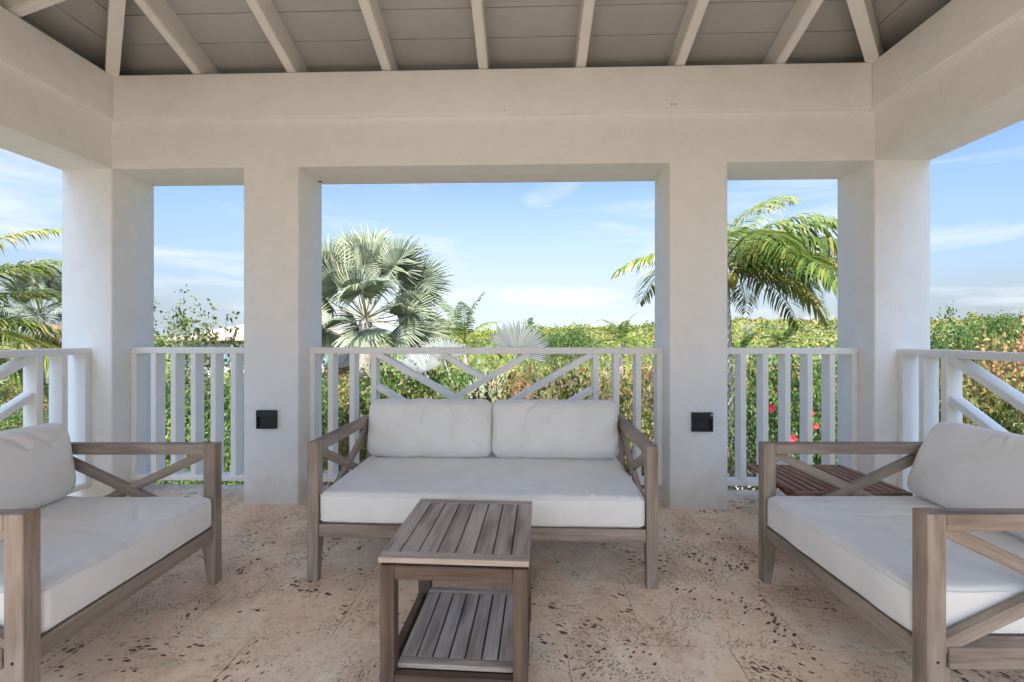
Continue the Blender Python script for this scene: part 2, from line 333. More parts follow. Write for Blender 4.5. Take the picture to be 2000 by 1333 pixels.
# ------------------------------------------------------------------ veranda frame
BZ0, BZ1, BZ2 = 2.35, 2.68, 2.985
ver = tag(empty('veranda', (XC, YC, 0)), 'white plastered veranda with square columns, deep beams and a raftered hip ceiling', 'veranda')
def vpart(name, me, mat, parent=ver):      # vertices are given in world metres; hang them on the veranda
    o = link(name, me, mat, parent); o.matrix_parent_inverse = Matrix.Translation((-XC, -YC, 0)); return o
def column(x0, x1, y0, y1):
    return vpart('column', box_me('column', x0, x1, y0, y1, -.02, BZ0, .011, 3, edges='vert'), M['plaster'])
C1 = (-1.973, -1.581); C2 = (.976, 1.366)
column(XL-T, XL, Y1, Y2); column(XR, XR+T, Y1, Y2); column(C1[0], C1[1], Y1, Y2); column(C2[0], C2[1], Y1, Y2)
column(XL-T, XL, YB-T, YB); column(XR, XR+T, YB-T, YB)
SL = .045
def beam(x0, x1, y0, y1, up):
    o = vpart('beam', box_me('beam', x0, x1, y0, y1, BZ0, BZ1), M['plaster'])
    for (a0, a1, b0, b1) in up:
        vpart('beam_board', box_me('beam_board', a0, a1, b0, b1, BZ1, BZ2, .009, 3), M['plaster'], o).matrix_parent_inverse = Matrix.Identity(4)
    return o
sx = at(1327, Y1)
beam(XL, XR, Y1, Y2, [(XL+SL, XR-SL, Y1-SL, Y2)])
beam(XL-T, XL, YB-T, Y2, [(XL-T, XL+SL, YB-T, Y2)])
beam(XR, XR+T, YB-T, Y2, [(XR-SL, XR+T, YB-T, Y2)])
vpart('beam', box_me('beam', XL, XR, YB-T, YB, 2.40, BZ2-.001), M['plaster'])  # unseen rear beam, hung low to keep sky light off the upper beams
# small marks: camera bracket in the reveal and a pair of screws in the beam
for px, py, s in ((1312, 204, .004), (1319, 204, .004), (985, 215, .003)):
    X = at(px, Y1-SL); Z = zat(px, py, Y1-SL)
    vpart('screw', box_me('screw', X-s, X+s, Y1-SL-.004, Y1-SL+.01, Z-s, Z+s, .001), M['black'])

# roof: pyramid of lapped boards on rafters
PITCH = .333
ZA = 3.172+PITCH*(3.1-YC)
def cut(me, rz):
    """trim roof timber at the unseen rear end, set close behind the viewer to admit light"""
    bm = bmesh.new(); bm.from_mesh(me); q = Matrix.Rotation(-rz, 3, 'Z')
    co = q @ Vector((0, YB-.3-YC, 0)); no = q @ Vector((0, -1, 0))
    r = bmesh.ops.bisect_plane(bm, geom=bm.verts[:]+bm.edges[:]+bm.faces[:], plane_co=co, plane_no=no, clear_outer=True)
    es = [e for e in r['geom_cut'] if isinstance(e, bmesh.types.BMEdge)]
    if es: bmesh.ops.holes_fill(bm, edges=[e for e in bm.edges if len(e.link_faces) == 1])
    bm.to_mesh(me); bm.free()
def zs(v): return ZA-PITCH*v
E = HALF+.55
def roof_cover():
    me = bpy.data.meshes.new('roof'); off = .03
    V = [(-E, -E, zs(E)+off), (E, -E, zs(E)+off), (E, E, zs(E)+off), (-E, E, zs(E)+off), (0, 0, ZA+off)]
    V += [(x, y, z+.05) for x, y, z in V]
    F = [(0, 4, 1), (1, 4, 2), (2, 4, 3), (3, 4, 0), (5, 6, 9), (6, 7, 9), (7, 8, 9), (8, 5, 9)] + [(i, (i+1) % 4, (i+1) % 4+5, i+5) for i in range(4)]
    me.from_pydata(V, [], F); cut(me, 0); return me
roof = link('roof', roof_cover(), M['roofing'], ver)
ROW = .194
for k in range(4):
    rz = k*math.pi/2
    rot = Matrix.Rotation(rz, 4, 'Z')
    vo = 2.773-0.011+ROW*2
    i = 0
    while vo > .05:
        vi = max(.02, vo-ROW); g = .0036
        a, b2 = vo-g, vi+g
        V = [(-a, a, zs(a)), (a, a, zs(a)), (b2, b2, zs(b2)), (-b2, b2, zs(b2))]
        V = V+[(x, y, z+.022) for x, y, z in V]
        me = pydata('plank', V, [(0, 1, 2, 3), (4, 7, 6, 5), (0, 4, 5, 1), (1, 5, 6, 2), (2, 6, 7, 3), (3, 7, 4, 0)])
        if k == 2: vo -= ROW; continue
        cut(me, rz); me.update()
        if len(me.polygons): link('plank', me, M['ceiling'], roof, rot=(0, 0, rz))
        vo -= ROW
    for u in (-1.995, -1.33, -.665, 0, .665, 1.33, 1.995) if k != 2 else ():
        va, vb = 2.795, abs(u)+.04; w = .032; H = .176
        bm = bmesh.new()
        vs = [bm.verts.new(p) for p in ((u-w, va, zs(va)-H), (u+w, va, zs(va)-H), (u+w, vb, zs(vb)-H), (u-w, vb, zs(vb)-H),
                                        (u-w, va, zs(va)-.001), (u+w, va, zs(va)-.001), (u+w, vb, zs(vb)-.001), (u-w, vb, zs(vb)-.001))]
        for f in ((0, 1, 2, 3), (4, 7, 6, 5), (0, 4, 5, 1), (1, 5, 6, 2), (2, 6, 7, 3), (3, 7, 4, 0)): bm.faces.new([vs[j] for j in f])
        be = [e for e in bm.edges if all(v in (vs[0], vs[3]) for v in e.verts) or all(v in (vs[1], vs[2]) for v in e.verts)]
        bmesh.ops.recalc_face_normals(bm, faces=bm.faces)
        bmesh.ops.bevel(bm, geom=be, offset=.006, segments=2, affect='EDGES')
        me = bpy.data.meshes.new('rafter'); bm.to_mesh(me); bm.free(); cut(me, rz)
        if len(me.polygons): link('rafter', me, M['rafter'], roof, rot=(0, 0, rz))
    # hip rafter on the diagonal
    w = .036; a, b2 = 2.72, .1; q = math.sqrt(2); H = .20
    V = []
    for v, in ((a,), (b2,)):
        for s in (-1, 1):
            for z in (zs(v)-H, zs(v)-.03): V.append(((v*q), s*w, z))
    me = pydata('hip_rafter', V, [(0, 1, 3, 2), (4, 6, 7, 5), (0, 4, 5, 1), (2, 3, 7, 6), (0, 2, 6, 4), (1, 5, 7, 3)])
    cut(me, rz+math.pi/4)
    if len(me.polygons): link('hip_rafter', me, M['rafter'], roof, rot=(0, 0, rz+math.pi/4))
    # blocking over the beam closes the gap to the boards
    me = box_me('blocking', -2.80, 2.80, 2.797, 2.83, BZ2-.01, zs(2.83)-.002)
    if k != 2:
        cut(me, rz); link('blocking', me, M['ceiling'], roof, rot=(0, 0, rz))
gy = YB-.25; hw = HALF-.02
vpart('gable_light_block', pydata('gable_light_block', [(XC-hw, y, BZ2) for y in (gy,)]+[(XC+hw, gy, BZ2), (XC+hw, gy, zs(hw)-.0), (XC+abs(gy-YC), gy, zs(abs(gy-YC))), (XC-abs(gy-YC), gy, zs(abs(gy-YC))), (XC-hw, gy, zs(hw))], [(0, 1, 2, 3, 4, 5)]), M['plaster'])  # unseen infill added to block rear light from the front beam
# walls of the storey below carry the floor
vpart('lower_wall', box_me('lower_wall', XL-T+.03, XR+T-.03, YB-T+.03, Y2-.03, GZ-.3, -.26), M['plaster'])

# ------------------------------------------------------------------ floor of coral stone tiles
floor = tag(link('floor', box_me('floor', XL-T-.02, XR+T+.02, YB-T-.02, Y2+.03, -.25, -.003), M['grout']), kind='structure')
TX, TY = .61, .437
tile_me = {}
ya = 1.742-TY*9; j = 0
y = ya
fx0, fx1, fy0, fy1 = XL-T-.02, XR+T+.02, YB-T-.02, Y2+.03
while y < fy1:
    x = fx0-.2-(.305 if j % 2 else 0)
    while x < fx1:
        a0, a1, b0, b1 = max(x, fx0), min(x+TX, fx1), max(y, fy0), min(y+TY, fy1)
        if a1-a0 > .05 and b1-b0 > .02:
            g = .0011
            me = box_me('tile', a0+g, a1-g, b0+g, b1-g, -.012, .001, .0010, 1)
            o = link('tile', me, M['coral'], floor, loc=(0, 0, random.uniform(-.0006, 0)))
        x += TX
    y += TY; j += 1

# unseen deck added to tune bounce light from the rear, with a storey below
tag(link('bounce_deck', box_me('bounce_deck', -9, 9, -14, YB-T-.03, -.25, -.004), flat('dark_bounce_deck', (.07, .06, .05), .8, var=.08, scale=2)), kind='structure')
tag(link('lower_storey', box_me('lower_storey', -8.9, 8.9, -13.9, YB-T+.02, GZ-.3, -.26), M['plaster']), kind='structure')

# ------------------------------------------------------------------ railings
RZ0, RZ1, RZB0, RZB1, RD = 1.045, 1.09, .11, .15, .10
def railing(label, p0, rz, length, posts, panel=None):
    """local x runs along the rail, local y outward. posts: x centres. panel: (x0, x1) clear width of the chevron panel"""
    t = tag(empty('railing', p0, rz), label, 'railing', 'white railings round the veranda')
    link('top_rail', box_me('top_rail', 0, length, 0, RD, RZ0, RZ1, .004, 2), M['paint'], t)
    link('bottom_rail', box_me('bottom_rail', 0, length, .004, RD-.004, RZB0, RZB1, .004, 2), M['paint'], t)
    bme = box_me('baluster', -.02, .02, .003, RD-.003, RZB1, RZ0, .003, 1, edges='vert')
    for x in posts: link('baluster', bme, M['paint'], t, loc=(x, 0, 0))
    if panel:
        x0, x1 = panel; W = x1-x0; zt, zb = RZ0, RZB1; Hh = zt-zb
        s = 1 if W > 0 else 1
        sl = .59
        def bar(a, b2, w=.042, i=0):
            a = Vector(a); b2 = Vector(b2); d = (b2-a); Ln = d.length; ang = math.atan2(d.y, d.x)
            me = box_me('brace', -.0, Ln, .008+i*.003, RD-.012-i*.003, -w/2, w/2, .003, 1, edges='long')
            o = link('brace', me, M['paint'], t, loc=(a.x, 0, a.y)); o.rotation_euler = (0, -ang, 0)
        def P(u, v): return (x0+u*W, zt-v*Hh)
        # u,v in 0..1 from the top left of the panel, measured on the photograph
        k = Hh/W
        def dn(u, v, du): return P(u+du, v+du*sl/k)
        vs = sl/k      # v per u
        A0 = (0.0, .03)
        bar(P(.0, .0), P(1.0, min(1, vs)), i=0)                  # main diagonal
        bar(P(1.0, .0), P(.5, .5*vs), i=1); bar(P(.5, .5*vs), P(0.0, min(1, vs)), i=1)
        bar(P(.71, .0), P(.355, .355*vs), i=2)
        bar(P(.30, .0), P(.505, .205*vs), i=3)
        bar(P(.645, .355*vs), P(1-.30, .41*vs+.0), i=3); bar(P(.70, .41*vs), P(.86, .57*vs), i=3)
        bar(P(0.0, .27), P(.26, .27+.26*vs), i=2); bar(P(.26, .27+.26*vs), P(.50, .27+.50*vs), i=2)
        bar(P(1.0, .285), P(.72, .285+.28*vs), i=2)
        bar(P(.72, .285+.28*vs), P(.50, .27+.50*vs), i=3)
    return t
RY = Y1+.148
railing('white railing with chevron bracing across the middle opening behind the sofa', (C1[1], RY, 0), 0, C2[0]-C1[1],
        [.021+.0] + [x-C1[1] for x in (-1.422, -1.263, -1.105, .501, .648, .804)] + [C2[0]-C1[1]-.021], (-1.085-C1[1], .481-C1[1]))
n7 = 7
w = C1[0]-XL; railing('white railing of plain square balusters in the narrow opening behind the left armchair', (XL, RY, 0), 0, w, [.021+(w-.042)*i/6 for i in range(7)])
w = XR-C2[1]; railing('white railing of plain square balusters in the narrow opening behind the brown slatted table', (C2[1], RY, 0), 0, w, [.021+(w-.042)*i/6 for i in range(7)])
# side railings run from the corner column to the rear column
Ls = Y1-YB
pp = [.021, .18, .335]; pe = .355; P2 = pe+1.566
ps = pp+[P2+.02]+[P2+.02+.152*i for i in range(1, 9)]
qs = P2+.02+.152*8; ps2 = ps+[qs+1.566+.04, Ls-.021, Ls-.18]
# left: local x runs toward the viewer
railing('white railing with chevron bracing on the left side beside the left armchair', (XL-.148-RD, Y1, 0), -math.pi/2, Ls, ps2, (pe, P2))
tr = railing('white railing with chevron bracing on the right side behind the right armchair', (XR+.148, Y1, 0), -math.pi/2, Ls, ps2, (pe, P2))

# ------------------------------------------------------------------ wall lights
def wall_light(px, py, label, sensor=False):
    X, Z = at(px, Y1), zat(px, py, Y1); w, h, d = .069, .064, .028
    t = tag(empty('wall_light', (X, Y1, Z)), label, 'wall light', 'black step lights on the columns')
    bm = bmesh.new()
    def bx(x0, x1, y0, y1, z0, z1):
        vs = [bm.verts.new((x, y, z)) for z in (z0, z1) for y in (y0, y1) for x in (x0, x1)]
        for f in ((0, 2, 3, 1), (4, 5, 7, 6), (0, 1, 5, 4), (2, 6, 7, 3), (0, 4, 6, 2), (1, 3, 7, 5)): bm.faces.new([vs[i] for i in f])
    bx(-w, w, -.008, 0, -h, h)
    me = bpy.data.meshes.new('back_plate'); bm.to_mesh(me); bm.free(); link('back_plate', me, M['black'], t)
    link('hood', box_me('hood', -w, w, -d, -.009, .018, h, .002, 1), M['black'], t)
    for sx in (-1, 1):
        link('side_cheek', box_me('side_cheek', sx*w-.008 if sx > 0 else -w, w if sx > 0 else -w+.008, -d+.002, -.009, -h, .017, .0015, 1), M['black'], t)
    link('lower_lip', box_me('lower_lip', -w+.009, w-.009, -d+.004, -.009, -h, -h+.012, .0015, 1), M['black'], t)
    if sensor:
        me = bpy.data.meshes.new('lens'); bm = bmesh.new(); bmesh.ops.create_icosphere(bm, subdivisions=2, radius=.012); bm.to_mesh(me); bm.free(); smooth(me)
        link('lens', me, M['steel'], t, loc=(w-.012, -d, h-.016))
wall_light(523, 819, 'small black step light on the column left of the sofa')
wall_light(1370, 824, 'small black step light with a shiny lens on the column right of the sofa', True)
X, Z = C1[1], zat(625, 350, Y2-.09)
hk = link('hook', box_me('hook', 0, .03, -.012, .012, -.015, .008, .003, 1), M['black'], loc=(X, Y2-.07, Z)); tag(hk, 'tiny dark hook high in the reveal of the column left of the sofa', 'hook')

# ------------------------------------------------------------------ seating
def cushion_me(name, sx, sy, sz, r=.04, bulge=.012, pinch=0.0, wr=.004, seed=0, n=(30, 26, 8), folds=None, sag=0):
    """rounded box whose faces swell; pinch pulls its four corners in like a pillow"""
    hx, hy, hz = sx/2, sy/2, sz/2
    bm = bmesh.new(); V = {}
    def vert(i, j, k):
        key = (i, j, k)
        if key in V: return V[key]
        p = Vector((-hx+sx*i/n[0], -hy+sy*j/n[1], -hz+sz*k/n[2]))
        q = Vector((max(-hx+r, min(hx-r, p.x)), max(-hy+r, min(hy-r, p.y)), max(-hz+r, min(hz-r, p.z))))
        d = p-q
        if d.length > 1e-9: p = q+d.normalized()*r
        u, v, ww = p.x/hx, p.y/hy, p.z/hz
        fu, fv, fw = max(0, 1-u*u), max(0, 1-v*v), max(0, 1-ww*ww)
        p.z += math.copysign(bulge*(fu*fv)**.5, ww)*(1 if abs(ww) > .01 else 0)*min(1, abs(ww)*1.5)
        p.y += math.copysign(bulge*.7*(fu*fw)**.5, v)*min(1, abs(v)**4)
        p.x += math.copysign(bulge*.6*(fv*fw)**.5, u)*min(1, abs(u)**4)
        if pinch:
            c = (abs(u)*abs(v))**4
            p.z *= 1-pinch*c; 
            p.x *= 1-.035*fv*abs(u)**4; p.y *= 1-.05*fu**1*abs(v)**4
        s = Vector((p.x*7+seed, p.y*7, p.z*7)); w1 = noise.noise(s)*.6+noise.noise(s*2.3)*.3
        fo = 0
        if folds:
            for (ax, ay, bx_, by_, wd, am) in folds:
                A = Vector((ax, ay)); B = Vector((bx_, by_)); Q = Vector((p.x, p.y)); t = max(0, min(1, (Q-A).dot(B-A)/(B-A).length_squared))
                dd = (Q-(A+(B-A)*t)).length; fo += am*math.exp(-(dd/wd)**2)*math.sin(math.pi*min(1, t+.08))
        side = 1 if p.z > 0 else -.2
        p += Vector((0, 0, 1))*(w1*wr+fo)*side
        p.y += wr*.8*noise.noise(Vector((p.x*9, p.z*5, seed+9)))*abs(v)**3
        if sag and p.z > 0: p.z -= sag*fu*fv
        e1 = max(abs(u), abs(v)); pk = max(0, 1-abs(e1-.93)/.09)      # puckers gathered along the seams
        p.z += .0022*pk*noise.noise(Vector((p.x*34, p.y*34, seed*1.7)))*(1 if p.z > 0 else 0)
        V[key] = bm.verts.new(p); return V[key]
    a, b2, c = n
    def quad(*ks): bm.faces.new([vert(*k) for k in ks])
    for i in range(a):
        for j in range(b2):
            quad((i, j, 0), (i, j+1, 0), (i+1, j+1, 0), (i+1, j, 0)); quad((i, j, c), (i+1, j, c), (i+1, j+1, c), (i, j+1, c))
    for i in range(a):
        for k in range(c):
            quad((i, 0, k), (i+1, 0, k), (i+1, 0, k+1), (i, 0, k+1)); quad((i, b2, k), (i, b2, k+1), (i+1, b2, k+1), (i+1, b2, k))
    for j in range(b2):
        for k in range(c):
            quad((0, j, k), (0, j, k+1), (0, j+1, k+1), (0, j+1, k)); quad((a, j, k), (a, j+1, k), (a, j+1, k+1), (a, j, k+1))
    kk = {'seat_cushion': (c-1, 1), 'back_cushion': (c//2,)}[name]; rings = []
    for k in kk:
        rings.append([V[(i, 0, k)].co.copy() for i in range(a)]+[V[(a, j, k)].co.copy() for j in range(b2)]+[V[(a-i, b2, k)].co.copy() for i in range(a)]+[V[(0, b2-j, k)].co.copy() for j in range(b2)])
    me = bpy.data.meshes.new(name); bm.to_mesh(me); bm.free(); smooth(me)
    vv = []; ff = []
    for rg_ in rings:
        m = len(rg_); s0 = len(vv)
        for q in range(m):
            p, nx, pv = rg_[q], rg_[(q+1) % m], rg_[q-1]; tg = (nx-pv).normalized(); o1 = tg.cross(Vector((0, 0, 1))).normalized(); o2 = tg.cross(o1)
            for w in range(5):
                an = w*1.2566; vv.append((p+o1*math.cos(an)*.0034+o2*math.sin(an)*.0034)[:])
        for q in range(m):
            for w in range(5): ff.append((s0+q*5+w, s0+q*5+(w+1) % 5, s0+((q+1) % m)*5+(w+1) % 5, s0+((q+1) % m)*5+w))
    pm = pydata('piping', vv, ff); smooth(pm); return me, pm
AH = .665; PL, PF = .052, .056      # arm height; post lateral and fore-aft size
def post_me(front):
    """front leg: square above the seat rail, its rear edge tapering to the foot"""
    s = 1 if front else -1
    prof = [(0, .034), (.20, PF+.012), (.222, PF+.012), (.223, PF), (AH, PF)]
    bm = bmesh.new(); rings = []
    for z, d in prof:
        rings.append([bm.verts.new(p) for p in ((-PL/2, 0, z), (PL/2, 0, z), (PL/2, s*d, z), (-PL/2, s*d, z))])
    for a, b2 in zip(rings, rings[1:]):
        for i in range(4): bm.faces.new((a[i], a[(i+1) % 4], b2[(i+1) % 4], b2[i]))
    bm.faces.new(rings[0][::-1]); bm.faces.new(rings[-1])
    bmesh.ops.recalc_face_normals(bm, faces=bm.faces)
    es = [e for e in bm.edges if len(e.link_faces) == 2 and e.calc_face_angle(0) > 1.2]
    bmesh.ops.bevel(bm, geom=es, offset=.0025, segments=1, affect='EDGES')
    me = bpy.data.meshes.new('leg'); bm.to_mesh(me); bm.free(); grain(me, 2); smooth(me, 40); return me
def seat(kind, label, cat, W, D, loc, rz, nb, centre_leg, seed, lean=12, bh=.37, bt=.17, group=None):
    t = tag(empty(kind, loc, rz), label, cat, group)
    m = M['teak']
    for sx in (-1, 1):
        X = sx*(W/2-PL/2)
        link('leg', post_me(True), m, t, loc=(X, -D/2, 0)); link('leg', post_me(False), m, t, loc=(X, D/2, 0))
        link('arm', box_me('arm', -PL/2, PL/2, -D/2+PF+.0005, D/2-PF-.0005, AH-.05, AH-.0015, .003, 1, axis=1), m, t, loc=(X, 0, 0))
        link('side_rail', box_me('side_rail', -PL/2+.006, PL/2-.006, -D/2+PF+.013, D/2-PF-.013, .212, .275, .003, 1, axis=1), m, t, loc=(X, 0, 0))
        y0, y1, z0, z1 = -D/2+PF-.005, D/2-PF+.005, .268, AH-.045
        for i, (a, b2) in enumerate((((y0, z1), (y1, z0)), ((y0, z0), (y1, z1)))):
            dy, dz = b2[0]-a[0], b2[1]-a[1]; Ln = math.hypot(dy, dz); th = .013 if i else .0105
            me = box_me('brace', -th, th, 0, Ln, -.021, .021, .002, 1, axis=1)
            o = link('brace', me, m, t, loc=(X, a[0], a[1])); o.rotation_euler = (math.atan2(dz, dy), 0, 0)
    iw = W/2-PL-.0005
    link('front_rail', box_me('front_rail', -iw, iw, -D/2+.006, -D/2+.032, .212, .272, .003, 1, axis=0), m, t)
    link('back_rail', box_me('back_rail', -iw, iw, D/2-.034, D/2-.006, .212, .272, .003, 1, axis=0), m, t)
    link('top_rail', box_me('top_rail', -iw, iw, D/2-PF+.004, D/2-.004, AH-.062, AH-.002, .003, 1, axis=0), m, t)
    ns = int(W/.16)
    for i in range(ns):
        x = -iw+(i+.5)*2*iw/ns
        link('seat_slat', box_me('seat_slat', -.03, .03, -D/2+.0325, D/2-.0345, .245, .262, .002, 1, axis=1), m, t, loc=(x, 0, 0))
    for i in range(ns):
        x = -iw+(i+.5)*2*iw/ns
        link('back_slat', box_me('back_slat', -.022, .022, -.008, .008, .2725, AH-.0625, .002, 1, axis=2), m, t, loc=(x, D/2-.02, 0))
    if centre_leg:
        me = box_me('centre_leg', -.02, .02, -D/2+.033, -D/2+.075, 0, .2445, .002, 1, axis=2); link('centre_leg', me, m, t)
    if nb == 1:
        for sx in (-1, 1):
            bm = bmesh.new(); bmesh.ops.create_cone(bm, cap_ends=True, segments=10, radius1=.0045, radius2=.0045, depth=.002, matrix=Matrix.Rotation(math.pi/2, 4, 'Y'))
            sm = bpy.data.meshes.new('screw'); bm.to_mesh(sm); bm.free(); link('screw', sm, M['black'], t, loc=(sx*(W/2+.0006), -D/2+.03, .238))
    rnd = random.Random(seed)
    cw, cd, ch = 2*iw-.006, D-PF-.01, .148
    fl = []
    for i in range(9 if nb > 1 else 8):
        x = rnd.uniform(-cw*.45, cw*.45); y = rnd.uniform(-cd*.45, cd*.2); a = rnd.uniform(-.5, .5) + (0 if nb > 1 else 1.2)
        l = rnd.uniform(.12, .3); fl.append((x, y, x+l*math.cos(a), y+l*math.sin(a), rnd.uniform(.010, .022), rnd.uniform(-.018, .014)))
    for i in range(10 if nb > 1 else 7):      # puckers over the front edge
        x = rnd.uniform(-cw*.42, cw*.42); fl.append((x, -cd/2, x+rnd.uniform(-.03, .03), -cd/2+rnd.uniform(.05, .12), .009, rnd.uniform(-.010, .008)))
    me, pm = cushion_me('seat_cushion', cw, cd, ch, .027, .010, 0, .0055, seed, (int(cw*105), int(cd*105), 10), fl, sag=.006)
    o = link('seat_cushion', me, M['fabric'], t, loc=(0, -D/2+.004+cd/2, .276+ch/2)); link('piping', pm, M['fabric'], o)
    bw = (2*iw-.01)/nb
    for k in range(nb):
        fl = []
        for i in range(7):       # creases fan down from the top seam
            x = rnd.uniform(-bw*.2, bw*.25); fl.append((x, bh/2-.005, x*1.6+rnd.uniform(-.05, .05), bh/2-rnd.uniform(.07, .2), .010, rnd.uniform(-.018, .009)))
        for sx in (-1, 1): fl.append((sx*bw*.47, -bh*.4, sx*bw*.3, -bh*.15, .016, -.007)); fl.append((sx*bw*.46, bh*.40, sx*bw*.32, bh*.2, .016, -.006))
        me, pm = cushion_me('back_cushion', bw-.006, bh, bt, .05 if nb > 1 else .038, .026, .45, .0075, seed+3*k+1, (int(bw*110), int(bh*120), 14), fl)
        o = link('back_cushion', me, M['fabric'], t); link('piping', pm, M['fabric'], o)
        x = -iw+.005+bw*(k+.5)
        th = R(90-lean)
        o.rotation_euler = (th, 0, rnd.uniform(-.012, .012))
        # bottom edge rests on the seat cushion
        o.location = (x, -D/2+(.585 if nb > 1 else .607)+bt/2+math.sin(R(lean))*bh/2+.006, .276+ch+.004+bh/2*math.cos(R(lean))+.004)
    return t
sxw, syw = c2w(-.147, 2.145)
seat('sofa', 'two-seat weathered teak sofa with two white back cushions in front of the middle railing', 'sofa', 1.662, .85, (sxw, syw+.425, 0), R(-.7), 2, True, 21, lean=9, bh=.336, bt=.16)
lx, ly = c2w(-1.402-.425, 1.752)
seat('armchair', 'teak armchair with white cushions at the left side, facing right', 'armchair', .896, .85, (lx, ly, 0), R(90)+YAW, 1, False, 5, lean=9, bh=.335, bt=.17, group='teak armchairs with white cushions')
rx_, ry_ = c2w(1.195+.425, 1.759)
seat('armchair', 'teak armchair with white cushions at the right, facing left, beside the brown folding table', 'armchair', .900, .85, (rx_, ry_, 0), R(-90)+YAW, 1, False, 13, lean=26, bh=.365, bt=.17, group='teak armchairs with white cushions')

# ------------------------------------------------------------------ slatted side table in front
def front_table():
    W, D, H = .478, .515, .480
    cx = (-.415+.063-.40+.075)/4; cz = (1.447+1.398+1.957+1.915)/4
    X, Y = c2w(cx, cz)
    t = tag(empty('side_table', (X, Y, 0), YAW-R(3.6)), 'small weathered teak slatted table with a lower shelf, standing before the sofa', 'table')
    m, mt = M['teak_dark'], M['teak_top']
    lw = .047
    for sx in (-1, 1):
        for sy in (-1, 1):
            link('leg', box_me('leg', -lw/2, lw/2, -lw/2, lw/2, 0, H-.0285, .002, 1, axis=2), m, t, loc=(sx*(W/2-.004-lw/2), sy*(D/2-.004-lw/2), 0))
    for sy in (-1, 1):
        link('apron', box_me('apron', -W/2+.0045+lw, W/2-.0045-lw, -.013, .013, H-.0285-.045, H-.0287, .002, 1, axis=0), m, t, loc=(0, sy*(D/2-.004-.014), 0))
        link('shelf_rail', box_me('shelf_rail', -W/2+.0045+lw, W/2-.0045-lw, -.014, .014, .062, .105, .002, 1, axis=0), m, t, loc=(0, sy*(D/2-.004-.015), 0))
    for sx in (-1, 1):
        link('apron', box_me('apron', -.013, .013, -D/2+.0045+lw, D/2-.0045-lw, H-.0285-.045, H-.0287, .002, 1, axis=1), m, t, loc=(sx*(W/2-.004-.014), 0, 0))
        link('shelf_rail', box_me('shelf_rail', -.014, .014, -D/2+.0045+lw, D/2-.0045-lw, .062, .105, .002, 1, axis=1), m, t, loc=(sx*(W/2-.004-.015), 0, 0))
    link('top_gap_shade', box_me('top_gap_shade', -W/2+.03, W/2-.03, -D/2+.03, D/2-.03, H-.0284, H-.0192), M['black'], t)  # black sheet added as the shade in the gaps of the top
    z0, z1, b = H-.019, H, .042
    for sy in (-1, 1):
        link('top_border', box_me('top_border', -W/2, W/2, -b/2, b/2, z0, z1-.0004, .002, 1, axis=0), mt, t, loc=(0, sy*(D/2-b/2), 0))
    gap = .0042; n = 8; ww = (W-gap*(n-1)); sw = ww/n
    for i in range(n):
        x0 = -W/2+i*(sw+gap)
        link('slat', box_me('slat', 0, sw, -D/2+b+.0006, D/2-b-.0006, z0, z1, .0016, 1, axis=1), mt, t, loc=(x0, 0, random.uniform(-.0006, 0)))
    # lower shelf
    z0, z1 = .084, .110; Wi = W-.012-.0; sh = D-.012
    for sy in (-1, 1):
        link('shelf_border', box_me('shelf_border', -W/2+.005+lw, W/2-.005-lw, -.017, .017, z1-.004, z1+.012, .0016, 1, axis=0), mt, t, loc=(0, sy*(D/2-.052), 0))
    gap = .006; iw2 = W-2*(lw+.006); n = 7; sw = (iw2-gap*(n-1))/n
    for i in range(n+0):
        x0 = -iw2/2+i*(sw+gap)
        link('shelf_slat', box_me('shelf_slat', 0, sw, -D/2+.0705, D/2-.0705, z1-.006, z1+.012, .0016, 1, axis=1), mt, t, loc=(x0, 0, 0))
    link('shelf_gap_shade', box_me('shelf_gap_shade', -iw2/2, iw2/2, -D/2+.036, D/2-.036, z1-.010, z1-.0075), M['black'], t)  # black layer below the shelf slats, standing in for shade between them
front_table()

# ------------------------------------------------------------------ brown folding table in the right corner
def brown_table():
    H = .40
    cx, cz = (1.42+2.0+1.42+1.96)/4, 2.50
    X, Y = c2w(cx, cz)
    W, D = .57, .50
    t = tag(empty('folding_table', (X, Y, 0), YAW), 'low dark brown slatted folding table in the corner behind the right armchair', 'table')
    m = M['brown']
    n = 12; gap = .012; sw = (W-gap*(n-1))/n
    for i in range(n):
        x0 = -W/2+i*(sw+gap)
        link('slat', box_me('slat', 0, sw, -D/2+.034, D/2-.034, H-.018, H, .003, 1, axis=1), m, t, loc=(x0, 0, 0))
    for sy in (-1, 1):
        link('end_board', box_me('end_board', -W/2, W/2, -.0335, 0, H-.026, H-.0005, .006, 2, axis=0) if sy > 0 else box_me('end_board', -W/2, W/2, 0, .0335, H-.026, H-.0005, .006, 2, axis=0), m, t, loc=(0, sy*D/2, 0))
    for y in (-.12, .12):
        link('batten', box_me('batten', -W/2+.02, W/2-.02, y-.018, y+.018, H-.040, H-.0185, .003, 1, axis=0), m, t)
    for sy in (-1, 1):
        for i, (a, b2) in enumerate((((-.22, 0), (.22, H-.041)), ((.22, 0), (-.22, H-.041)))):
            dx, dz = b2[0]-a[0], b2[1]-a[1]; Ln = math.hypot(dx, dz)
            me = box_me('leg', .012, Ln, -.011, .011, -.017, .017, .003, 1, axis=0)
            o = link('leg', me, m, t, loc=(a[0], sy*(.16+.024*i), a[1]+.012)); o.rotation_euler = (0, -math.atan2(dz, dx), 0)
    for x in (-.22, .22):
        link('stretcher', box_me('stretcher', -.012, .012, -.15, .15, .0, .024, .003, 1, axis=1), m, t, loc=(x*.97, 0, .006))
brown_table()

